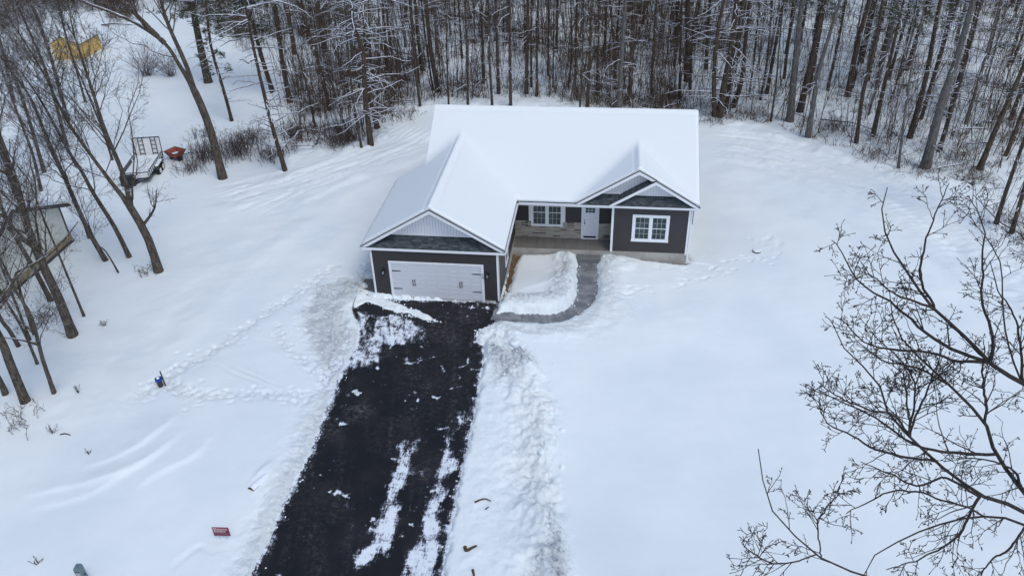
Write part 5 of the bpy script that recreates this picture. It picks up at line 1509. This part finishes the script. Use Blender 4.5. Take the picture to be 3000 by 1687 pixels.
# ---- the tree whose crown reaches in from the right, close to the camera
def near_tree():
    r = np.random.default_rng(31)
    a = at_depth(3330, 1500, 15.5)
    base = np.array([a[0]+1.0, a[1]+1.5, zs(a[0]+1.0, a[1]+1.5)-.1])
    trunk = np.array([base, base+[0, -.1, 7], [a[0]+.6, a[1]+.8, 11.0], [a[0]+.1, a[1]+.2, 15.5], [a[0]-.2, a[1]+.6, 20], [a[0]+.3, a[1]+1.2, 24]])
    root = empty('bare_tree', base, 'dark budded oak reaching in from the right edge close to the viewer', 'tree')
    Q, rr = trunk_tube(trunk, .30, .15, 24)
    t = TB(); t.add(Q, rr, 12); t.build('trunk', M['near'], root)
    def limb(pts, d0, d1, r0, r1=.007, off=None):
        n = len(pts); P = np.array([at_depth(u, v, d0+(d1-d0)*i/(n-1)) for i, (u, v) in enumerate(pts)])
        if off is not None: P = np.vstack([off, P])
        P = at_len(smooth_line3(P, 26), 22)
        s_ = np.linspace(0, 1, 22)
        P = P+np.cumsum(r.normal(size=P.shape), 0)*.011
        return P, r0+(r1-r0)*s_**.8
    def on_trunk(z):
        i = np.argmin(np.abs(Q[:, 2]-z)); return Q[i]
    Lm = []
    def z_of(p, d): return at_depth(*p, d)[2]
    def main(pts, d0, d1, r0, r1=.007, dz=1.6):
        z = z_of(pts[0], d0); Lm.append(limb(pts, d0, d1, r0, r1, on_trunk(z-dz)))
    main([(3060, 1155), (3000, 1122), (2903, 1061), (2850, 1000), (2747, 905), (2673, 803), (2624, 721), (2600, 647), (2600, 582), (2616, 545)], 14.5, 12.8, .085)
    main([(3060, 1480), (3000, 1442), (2919, 1327), (2886, 1237), (2780, 1130), (2673, 1024), (2624, 942), (2616, 868)], 14, 12.8, .085)
    main([(3060, 1512), (3000, 1495), (2870, 1454), (2755, 1368), (2665, 1282), (2600, 1221), (2587, 1147), (2542, 1081), (2490, 1040), (2436, 940)], 13.6, 12.2, .075)
    main([(3060, 1560), (3000, 1540), (2886, 1528), (2780, 1544), (2673, 1581), (2560, 1640), (2530, 1700)], 13.2, 12.2, .055)
    main([(2800, 1850), (2650, 1740), (2509, 1687), (2395, 1642), (2288, 1548), (2223, 1466), (2215, 1393), (2201, 1319)], 13, 11.8, .05, dz=2.4)
    main([(3100, 1240), (3000, 1130), (2950, 1000), (2935, 900), (2925, 780), (2880, 700), (2830, 650)], 15.5, 14.8, .04)
    main([(3100, 900), (3000, 690), (2930, 650), (2880, 590), (2850, 560)], 17, 16.2, .035)
    def sub(pts, d0, d1, r0):
        P, rr_ = limb(pts, d0, d1, r0)
        S = np.concatenate([smooth_line3(p, 120) for p, _ in Lm]); SR = np.concatenate([np.interp(np.linspace(0, 1, len(smooth_line3(p, 120))), np.linspace(0, 1, 22), q) for p, q in Lm])
        pu, pv, _ = proj(S[:, 0], S[:, 1], S[:, 2]); i = int(np.argmin(np.hypot(pu-pts[0][0], pv-pts[0][1])))
        P = P+(S[i]-P[0])*((1-np.linspace(0, 1, 22))**1.5)[:, None]
        Lm.append((P, np.minimum(rr_, SR[i]*.85)))
    sub([(2747, 905), (2702, 811), (2710, 729), (2731, 647), (2771, 549)], 13.6, 13.2, .03)
    sub([(2903, 1061), (2755, 1000), (2624, 893), (2509, 819), (2452, 721), (2428, 697)], 14.1, 13.2, .04)
    sub([(2903, 1061), (2907, 983), (2878, 868), (2882, 729), (2886, 664), (2841, 575)], 14.1, 13.8, .035)
    sub([(2903, 1061), (2800, 1062), (2700, 1040), (2600, 1035), (2520, 1010), (2470, 960), (2436, 942)], 14.1, 13.1, .035)
    sub([(2886, 1237), (2898, 1073), (2905, 985)], 13.5, 13.6, .035)
    sub([(2919, 1327), (2800, 1325), (2680, 1300), (2590, 1240), (2480, 1190), (2411, 1150)], 13.8, 12.6, .035)
    sub([(2665, 1282), (2620, 1225), (2560, 1205), (2493, 1180), (2428, 1151), (2396, 1110)], 12.9, 12.2, .028)
    sub([(2722, 1368), (2640, 1345), (2559, 1311), (2468, 1262), (2411, 1221), (2399, 1155)], 13.1, 12.3, .030)
    sub([(2370, 1651), (2272, 1655), (2215, 1630), (2170, 1581)], 12.2, 11.7, .022)
    sub([(2395, 1642), (2398, 1590), (2403, 1540), (2430, 1490), (2460, 1462)], 12.2, 11.9, .022)
    sub([(2665, 1282), (2690, 1200), (2720, 1130), (2755, 1050), (2760, 980)], 12.9, 12.8, .026)
    sub([(2665, 1282), (2650, 1190), (2640, 1100), (2640, 1060)], 12.9, 12.7, .022)
    sub([(2665, 1282), (2680, 1150), (2655, 1080), (2590, 1020), (2550, 980)], 12.9, 12.5, .022)
    sub([(2886, 1528), (2800, 1490), (2700, 1455), (2620, 1450), (2540, 1490), (2490, 1515)], 13, 12.2, .03)
    sub([(2870, 1454), (2800, 1560), (2740, 1600), (2660, 1640), (2600, 1660)], 13.3, 12.4, .028)
    sub([(2870, 1454), (2780, 1400), (2700, 1420), (2610, 1380), (2540, 1350)], 13.3, 12.4, .028)
    sub([(2747, 905), (2640, 860), (2560, 800), (2500, 790)], 13.6, 13, .026)
    sub([(2780, 1130), (2700, 1080), (2620, 1060), (2560, 1030), (2520, 990)], 13.4, 12.8, .028)
    sub([(3000, 1122), (2990, 1000), (2960, 900), (2930, 850), (2900, 760)], 14.5, 14.2, .03)
    sub([(3000, 1540), (2960, 1600), (2900, 1650), (2860, 1720)], 13.2, 12.7, .03)
    sub([(3000, 1442), (2960, 1380), (2880, 1350), (2800, 1345)], 14, 13.4, .03)
    P = np.stack([p for p, _ in Lm]); Rr = np.stack([q for _, q in Lm])
    b = TB(); b.add(P, Rr, 7)
    def keep(C, Rc): return C, Rc
    pl = -VR
    A, RA = spawn(P, Rr, 12, .08, .99, .45, 1.3, R(32), R(58), 1, K=8, grav=.06, bend=.13, rfac=.5, rmin=.0075, r=r, plane=pl, flat=.45, rmax=.016)
    b.add(A, RA, 5)
    b.build('limbs', M['near'], root)
    t = TB()
    B, RB = spawn(A, RA, 4, .12, .95, .12, .42, R(35), R(62), 1, K=5, grav=.04, bend=.14, rfac=.75, rmin=.0068, r=r, plane=pl, flat=.35, rmax=.010)
    t.add(B, RB, 4)
    C, RC = spawn(B, RB, 3, .3, 1.0, .03, .08, R(35), R(70), 1, K=3, bend=.1, rfac=.9, rmin=.006, r=r)
    t.add(C, RC, 3)
    t.build('twigs', M['near'], root)
    # buds: swollen tips
    tips = np.concatenate([C[:, -1], B[:, -1], A[:, -1]]); dd = np.concatenate([C[:, -1]-C[:, -2], B[:, -1]-B[:, -2], A[:, -1]-A[:, -2]]); dd /= np.linalg.norm(dd, axis=1, keepdims=True)
    uu = np.array([-.4, 0, .5, 1.0])[None, :, None]
    Pb = tips[:, None, :]+dd[:, None, :]*uu*.028
    Rb = np.array([.004, .0075, .0065, .002])[None, :]*r.uniform(.7, 1.3, (len(tips), 1))
    t = TB(); t.add(Pb, Rb, 4); t.build('buds', M['near'], root)
near_tree()

# ================================================================== SMALLER THINGS
def rot_root(o, rz): o.rotation_euler = (0, 0, rz)

def trailer():
    zb = zs(-21.3, 14.6)-.1
    L0 = np.array([-21.0, 13.15, zb])
    root = empty('utility_trailer', L0, 'black open utility trailer with snow on its deck and its ladder-like ramp gate raised', 'trailer')
    def mb(): return MB()
    def B(m, name, mat, par=root, **k):
        m.v = [tuple(np.array(v)+L0) for v in m.v]; return m.build(name, mat, par, **k)
    W, Ln, zd, zr = .95, 3.75, .55, .98
    m = mb(); m.box(-W, W, 0, Ln, zd-.10, zd-.001); fr = B(m, 'frame', M['blackp'])
    m = mb()
    for x in (-W, W):
        m.box(x-.025, x+.025, 0, Ln, zr-.05, zr)
        for y in np.linspace(.03, Ln-.03, 11): m.box(x-.02, x+.02, y-.02, y+.02, zd, zr-.05)
    m.box(-W+.025, W-.025, -.025, .025, zr-.05, zr)
    for x in np.linspace(-W+.3, W-.3, 4): m.box(x-.02, x+.02, -.02, .02, zd, zr-.05)
    B(m, 'side_rail', M['blackp'])
    m = mb(); m.box(-W-.015, -W+.015, .5, 2.5, zd, zr-.05); B(m, 'side_panel', M['blackp'])
    m = mb(); m.box(.05, .75, -.04, -.026, zd+.02, zr-.04); B(m, 'front_plate', M['plate'])
    m = mb(); m.box(-.93, .03, -.40, -.03, .15, zr-.10); B(m, 'tool_box', M['blackp'])
    # snow on the deck
    xs = np.linspace(-W+.03, W-.03, 20); ys = np.linspace(.04, Ln-.02, 36)
    f = lambda X, Y: zb+zd+.13+.03*vnoise(X, Y, .5, 8)+.05*sm((Y-13.15-3.3)/.4)
    slab('snow_cover', xs+L0[0], ys+L0[1], f, lambda X, Y: X < 99, 0, M['snow'], root, True, bot=lambda X, Y: X*0+zb+zd+.002)
    # ramp gate, tilted a little outward
    g = mb(); H = 1.45; t = .14
    P = lambda x, h: (x, Ln+.03+h*t, zd+h)
    for x in (-W, -W+.33, -W+.66, W-.66, W-.33, W): g.bar(P(x, 0), P(x, H), .045)
    g.bar(P(-W, H), P(W, H), .05)
    for a, b in ((-W+.33, -W+.66), (W-.66, W-.33)):
        for h in (.27, .58, .9, 1.2): g.bar(P(a, h), P(b, h), .035)
    gate = B(g, 'ramp_gate', M['blackp'])
    m = mb(); m.add([P(-W+.02, .08), P(W-.02, .08), P(W-.02, H-.03), P(-W+.02, H-.03)], [(0, 1, 2, 3)]); m.v = [(a, b+.035, c) for a, b, c in m.v]
    m2 = mb().prism(m.v, (0, .012, 0)); B(m2, 'snowy_mesh', M['plate'], gate)
    for s in (-1, 1):
        for y in (2.35, 1.62):
            w = mb().cyl((s*(W+.12), y, .34), (s*(W+.32), y, .34), .34, n=20); wo = B(w, 'wheel', M['rubber'])
            w = mb().cyl((s*(W+.322), y, .34), (s*(W+.335), y, .34), .19, n=14); B(w, 'rim', M['plate'], wo)
        m = mb(); m.prism([(s*(W+.06), 1.15, .60), (s*(W+.06), 1.35, .78), (s*(W+.06), 2.62, .78), (s*(W+.06), 2.82, .60), (s*(W+.06), 2.80, .57), (s*(W+.06), 2.6, .74), (s*(W+.06), 1.37, .74), (s*(W+.06), 1.17, .57)], (s*.28, 0, 0)); fo = B(m, 'fender', M['blackp'])
        m = mb().prism([(s*(W+.07), 1.3, .785), (s*(W+.07), 1.5, .86), (s*(W+.07), 2.5, .86), (s*(W+.07), 2.68, .785)], (s*.26, 0, 0)); B(m, 'snow_cap', M['lump'], fo, bevel=.04)
    m = mb().bar((-.75, 0, zd-.05), (0, -1.35, .48), .08).bar((.75, 0, zd-.05), (0, -1.35, .48), .08).bar((0, -1.2, .48), (0, -1.2, .02), .06).box(-.09, .09, -1.6, -1.3, .44, .54); B(m, 'tongue', M['blackp'])
    m = mb().bar((-W-.05, .9, zd+.3), (-W-.32, 1.4, zd+.9), .05); B(m, 'lever', M['blackp'])
    rot_root(root, R(12.8))
trailer()

def cart():
    z = zs(-20.15, 17.5)-.06; L0 = np.array([-20.15, 17.5, z])
    root = empty('dump_cart', L0, 'small rusty red dump cart with snow in its tray beside the trailer', 'cart')
    def B(m, name, mat, par=root, **k):
        m.v = [tuple(np.array(v)+L0) for v in m.v]; return m.build(name, mat, par, **k)
    o, i, zt, zb_ = .60, .36, .78, .36
    a = [(-o, -o*.9, zt), (o, -o*.9, zt), (o, o*.9, zt), (-o, o*.9, zt)]; b = [(-i, -i, zb_), (i, -i, zb_), (i, i, zb_), (-i, i, zb_)]
    ai = [(x*.95, y*.95, zt) for x, y, _ in a]; bi = [(x*.92, y*.92, zb_+.03) for x, y, _ in b]
    m = MB().add(a+b+ai+bi, [(0, 1, 5, 4), (1, 2, 6, 5), (2, 3, 7, 6), (3, 0, 4, 7), (7, 6, 5, 4), (9, 8, 12, 13), (10, 9, 13, 14), (11, 10, 14, 15), (8, 11, 15, 12), (0, 8, 9, 1), (1, 9, 10, 2), (2, 10, 11, 3), (3, 11, 8, 0), (12, 15, 14, 13)][:14])
    tray = B(m, 'tray', M['red'])
    m = MB()
    for p, q in ((a[0], a[1]), (a[1], a[2]), (a[2], a[3]), (a[3], a[0])): m.bar(np.array(p)+[0, 0, .012], np.array(q)+[0, 0, .012], .035, .03)
    B(m, 'rim', M['fascia'], tray)
    m = MB().add([(-.40, -.37, .50), (.40, -.37, .50), (.40, .37, .50), (-.40, .37, .50), (0, 0, .53)], [(0, 1, 4), (1, 2, 4), (2, 3, 4), (3, 0, 4)]); B(m, 'snow_fill', M['lump'])
    for s in (-1, 1):
        w = MB().cyl((s*.36, -.05, .19), (s*.48, -.05, .19), .20, n=16); B(w, 'wheel', M['rubber'])
    m = MB().box(-.33, .33, -.30, .30, .28, .355).bar((0, .3, .3), (.35, 1.3, .22), .05); B(m, 'frame', M['fascia'])
    rot_root(root, R(-22))
cart()

def pale_building():
    X = -20.85; y0, y1, yp, ze, zp = -3.0, 5.0, 1.1, 2.0, 3.62
    g0 = -.75
    root = empty('outbuilding', (X-3, 1, -.4), 'pale sage gabled outbuilding with dark rake boards behind the leafless trees at the left edge', 'building')
    MB().prism([(X, y0, .10), (X, y1-.1, .10), (X, y1-.1, ze), (X, yp, zp), (X, y0, zp-(yp-y0)*(zp-ze)/(y1-yp))], (-6.5, 0, 0)).build('wall', M['sage'], root)
    MB().box(X-6.5, X+.06, y0, y1, g0, .099).build('base_band', M['ochre'], root)
    MB().box(X-.02, X+.10, y0, y1+.05, g0, -.30).build('sill_board', M['fascia'], root)
    MB().box(X-.06, X+.035, y1-.16, y1-.06, .10, ze+.02).build('corner_board', M['fascia'], root)
    sl = (zp-ze)/(y1-yp)
    rt_ = MB(); 
    ye = y1+.45
    rt_.prism([(X+.35, yp, zp+.16), (X+.35, ye, zp+.16-sl*(ye-yp)), (X+.35, ye, zp-.06-sl*(ye-yp)), (X+.35, yp, zp-.06)], (-7.2, 0, 0))
    yl = y0-.4
    rt_.prism([(X+.35, yp, zp+.16), (X+.35, yl, zp+.16-sl*(yp-yl)), (X+.35, yl, zp-.06-sl*(yp-yl)), (X+.35, yp, zp-.06)], (-7.2, 0, 0))
    ro = rt_.build('roof', M['fascia'], root)
    sn = MB()
    sn.prism([(X+.25, yp, zp+.30), (X+.25, ye-.08, zp+.30-sl*(ye-yp)), (X+.25, ye-.03, zp+.165-sl*(ye-.03-yp)), (X+.25, yp, zp+.163)], (-7.0, 0, 0))
    sn.prism([(X+.25, yp, zp+.30), (X+.25, yl+.08, zp+.30-sl*(yp-yl)), (X+.25, yl+.03, zp+.165-sl*(yp-yl-.03)), (X+.25, yp, zp+.163)], (-7.0, 0, 0))
    sn.build('snow_cover', M['snow'], ro)
pale_building()

def yellow_shed():
    b0 = ground_at(163, 177); b1 = ground_at(244, 177); b2 = ground_at(306, 144)
    u = (b1-b0); u[2] = 0; W = np.linalg.norm(u); u /= W; v = np.array([-u[1], u[0], 0]); Ld = float((b2-b1)@v)
    z0 = b0[2]-.1
    e = on_plane(222, 131, 1, b1[1])[2]; pk = on_plane(183, 110, 1, (b0[1]))[2]
    root = empty('yellow_shed', (b0[0], b0[1], z0), 'yellow boarded shed with snow on its gable roof on the far lawn, upper left', 'shed')
    A = b0.copy(); A[2] = z0
    q = lambda a, h, d: A+u*a+v*d+np.array([0, 0, h-z0])
    MB().prism([q(0, z0, 0), q(W, z0, 0), q(W, e, 0), q(W*.45, pk, 0), q(0, e, 0)], v*Ld).build('wall', M['osb'], root)
    r_ = MB()
    for a0, a1, h0, h1 in ((-.12, W*.45, e-.03, pk+.03), (W*.45, W+.12, pk+.03, e-.03)):
        r_.prism([q(a0, h0, -.06), q(a1, h1, -.06), q(a1, h1+.05, -.06), q(a0, h0+.05, -.06)], v*(Ld+.12))
    ro = r_.build('roof', M['fascia'], root)
    r_ = MB()
    for a0, a1, h0, h1 in ((-.12, W*.45, e+.021, pk+.081), (W*.45, W+.12, pk+.081, e+.021)):
        r_.prism([q(a0, h0, -.07), q(a1, h1, -.07), q(a1, h1+.16, -.07), q(a0, h0+.14, -.07)], v*(Ld+.14))
    r_.build('snow_cover', M['snow'], ro)
    c = q(W*.42, z0+.85, -.004); MB().box(c[0]-.05, c[0]+.05, c[1]-.03, c[1]+.02, c[2]-.18, c[2]+.12).build('vent', M['fascia'], root)
yellow_shed()

def yard_sign():
    g = ground_at(650, 1580); z = zs(g[0], g[1])
    c = on_plane(648, 1556, 1, g[1]); w, h = .62, .46
    root = empty('yard_sign', (c[0], c[1], z), 'small red builder sign on wire legs in the snow beside the driveway', 'sign')
    m = MB().box(c[0]-w/2, c[0]+w/2, c[1]-.004, c[1]+.004, c[2]-h/2, c[2]+h/2); p = m.build('panel', M['signred'], root)
    X = Matrix.Translation
    def T(body, size, x, z, mat, sx=1.0): text_mesh('lettering', body, size, mat, p, X((c[0]+x, c[1]-.0065, c[2]+z)) @ Matrix.Rotation(R(90), 4, 'X'), .0012, sx)
    T('Monsour', .165, -.005, .135, M['signwhite'], .88)
    T('Builders', .15, -.05, .018, M['signwhite'], .88)
    MB().box(c[0]-.26, c[0]+.28, c[1]-.0055, c[1]-.0042, c[2]-.105, c[2]-.062).build('grey_band', M['signgrey'], p)
    k = MB().prism([(c[0]+.17, c[1]-.007, c[2]-.04), (c[0]+.215, c[1]-.007, c[2]+.0), (c[0]+.26, c[1]-.007, c[2]-.04)], (0, .001, 0)).box(c[0]+.18, c[0]+.25, c[1]-.007, c[1]-.006, c[2]-.075, c[2]-.041)
    k.build('house_mark', M['black'], p)
    MB().box(c[0]-.2, c[0]+.2, c[1]-.0055, c[1]-.0042, c[2]-.165, c[2]-.145).build('small_print_line', M['signgrey'], p)
    for x in (-.12, .12):
        MB().cyl((c[0]+x, c[1]+.01, z-.1), (c[0]+x, c[1]+.01, c[2]-h/2+.1), .005, n=6).build('leg', M['steel'], root)
    rot_root(root, R(4))
yard_sign()

def pedestal():
    t = on_plane(226, 1657, 2, .80); z = zs(t[0], t[1])-.05; x, y = t[0], t[1]
    root = empty('utility_pedestal', (x, y, z), 'grey green utility pedestal at the bottom edge of the view, left', 'utility pedestal')
    w, d = .125, .11
    m = MB().prism([(x-w, y-d, z), (x+w, y-d, z), (x+w, y-d, .74), (x+w-.03, y-d, .80), (x-w+.05, y-d, .80), (x-w, y-d, .74)], (0, 2*d, 0)); b = m.build('housing', M['ped'], root, bevel=.012)
    MB().box(x-w+.02, x+.05, y-d-.004, y-d-.0005, .40, .56).build('label_plate', M['steel'], b)
    MB().box(x-w+.01, x+.06, y-d-.006, y-d-.0005, .575, .605).build('slot', M['black'], b)
    MB().box(x-w+.02, x+.06, y-d-.006, y-d-.0005, .355, .38).build('slot', M['black'], b)
    MB().cyl((x+w+.001, y-.03, .40), (x+w+.05, y-.03, .40), .025, n=8).build('lock', M['black'], b)
    rot_root(root, R(10))
pedestal()

def wellhead():
    g = ground_at(471, 1127); z = zs(g[0], g[1])-.08; x, y = g[0], g[1]
    root = empty('well_pipe', (x, y, z), 'brown wrapped well pipe with a bright blue cap standing in trampled snow', 'well pipe')
    MB().cyl((x, y, z), (x-.02, y, z+.52), .115, .125, 16).build('casing', M['brownp'], root)
    m = MB().cyl((x-.02, y, z+.44), (x-.02, y, z+.60), .15, .17, 12).cyl((x-.10, y-.02, z+.52), (x-.17, y-.03, z+.40), .07, .05, 8); m.build('cap', M['blue'], root, bevel=.02)
    MB().cyl((x-.02, y, z+.601), (x-.0, y, z+.63), .09, .05, 10).build('snow_cap', M['lump'], root)
    g2 = empty('stake', (x+.19, y+.05, z), 'thin dark stake leaning beside the blue capped well pipe', 'stake')
    MB().bar((x+.22, y+.02, z-.1), (x+.12, y+.10, z+.95), .045).build('post', M['pole'], g2)
wellhead()

def half_log():
    a = ground_at(727, 1434); b = ground_at(830, 1330)
    a[2] = zs(a[0], a[1])-.07; b[2] = zs(b[0], b[1])-.14
    root = empty('fallen_log', a, 'snow covered log half buried beside the left edge of the driveway', 'log')
    n_ = np.cross((b-a)/np.linalg.norm(b-a), [0, 0, 1.0])*.15
    P = np.array([a+(b-a)*t+n_+np.array([0, 0, .05+.02*math.sin(t*5)-.10*t]) for t in np.linspace(0.0, .72, 12)])
    t = TB(); t.add(P, .15+.015*np.sin(np.linspace(0, 5, 12)), 12); t.build('log_bark', M['log'], root)
    MB().cyl(P[0]-(P[1]-P[0])*.02, P[0]+(P[1]-P[0])*.05, .152, n=12).build('cut_end', M['stick'], root)
half_log()

def stick(pts, r0, label, name='fallen_branch', cat='branch', mat='stick', lift=.02, group=None, twig=False, seed=1, own=None):
    P = []
    for (u, v) in pts:
        g = ground_at(u, v); P.append([g[0], g[1], zs(g[0], g[1])+lift])
    P = np.array(P)
    root = empty(name, P[0], label, cat, group)
    Q = at_len(smooth_line3(P, 12), 12)
    t = TB(); R0 = r0*(1-.5*np.linspace(0, 1, 12)); t.add(Q, R0, 6)
    t.build('stem', M[mat], root)
    if twig:
        t = TB(); r_ = np.random.default_rng(seed)
        C, Rc = spawn(Q[None], R0[None], 9, .15, .95, .3, .9, R(25), R(60), 1, K=5, rmin=.008, r=r_, grav=.1); t.add(C, Rc, 4); t.build('twigs', M[mat], root)
stick(C8((235, 95), (228, 85), (238, 55), (247, 36)), .022, 'thin bent black rod lying at the left of the garage apron', 'rod', 'rod', 'black', .05)
stick([(1391, 1471), (1409, 1462), (1423, 1459), (1438, 1466)], .04, 'curved brown stick on the scraped snow right of the driveway')
stick([(1422, 1490), (1432, 1483)], .03, 'short dark stick just below the curved brown stick', mat='pole')
stick([(1362, 1598), (1366, 1610), (1380, 1604), (1396, 1595)], .075, 'chunk of brown bark on the snow low at the right of the driveway', 'bark_chunk', 'bark')
stick([(1385, 1668), (1390, 1690)], .06, 'dark bark piece at the bottom edge right of the driveway', 'bark_chunk', 'bark')
stick(C7((375, 578), (405, 573), (438, 582)), .035, 'short curved dark twig on the open snow at the left', mat='pole')
stick(C7((545, 682), (550, 700), (556, 708)), .02, 'small dark twig alone on the snow above the wind ridges', mat='pole')
stick([(1951, 311), (1968, 309), (1983, 305)], .13, 'short snow capped log behind the right part of the roof ridge', 'fallen_log', 'log', 'log', .12)
stick([(1150, 163), (1200, 178), (1250, 185), (1312, 187)], .10, 'long fallen trunk lying across the wood left of the ridge', 'fallen_log', 'log', 'limb', .7)
stick([(1100, 233), (1160, 236), (1225, 240)], .10, 'fallen trunk lying right of the twin pines', 'fallen_log', 'log', 'limb', .5)
stick([(1125, 268), (1160, 300), (1200, 318), (1250, 312)], .05, 'fallen bough with snow reaching to the roof corner', mat='limb', lift=.25, twig=True)
stick([(918, 440), (930, 425), (937, 408)], .05, 'dark broken branch standing from the snow left of the brush pile', mat='pole', lift=.15, twig=True)
stick([(2400, 360), (2450, 365), (2500, 372), (2560, 392)], .07, 'fallen bough in the brush right of the grey leaning trunk', mat='limb', lift=.3, twig=True, seed=4)
stick([(2700, 240), (2640, 262), (2600, 250)], .09, 'fallen dark limb in the brush between the two thick leaning trunks', mat='limb', lift=.4, twig=True, seed=5)
stick([(2775, 520), (2810, 532), (2870, 522)], .04, 'thin dead branch on the snow below the widest grey trunk', mat='limb', lift=.1, twig=True, seed=6)
stick([(1170, 90), (1160, 93), (1175, 93)], .2, 'blackened stump end lying in the wood above the roof corner', 'fallen_log', 'log', 'pole', .2)
stick([(1000, 125), (1080, 122), (1140, 118)], .07, 'fallen pole lying far back in the wood above the twin pines', 'fallen_log', 'log', 'limb', .5)
stick([(300, 79), (340, 80), (390, 81)], .12, 'snow topped log lying right of the yellow shed', 'fallen_log', 'log', 'limb', .2)

def lid():
    g = ground_at(2216, 738); z = zs(g[0], g[1]); x, y = g[0], g[1]
    root = empty('tank_lid', (x, y, z), 'snow topped round lid raised above trodden snow on the right lawn', 'lid')
    MB().cyl((x, y, z-.08), (x, y, z+.07), .24, .24, 20).build('rim', M['pole'], root)
    MB().cyl((x, y+.01, z+.071), (x, y+.01, z+.14), .245, .20, 20).build('snow_cap', M['lump'], root, bevel=.02)
lid()
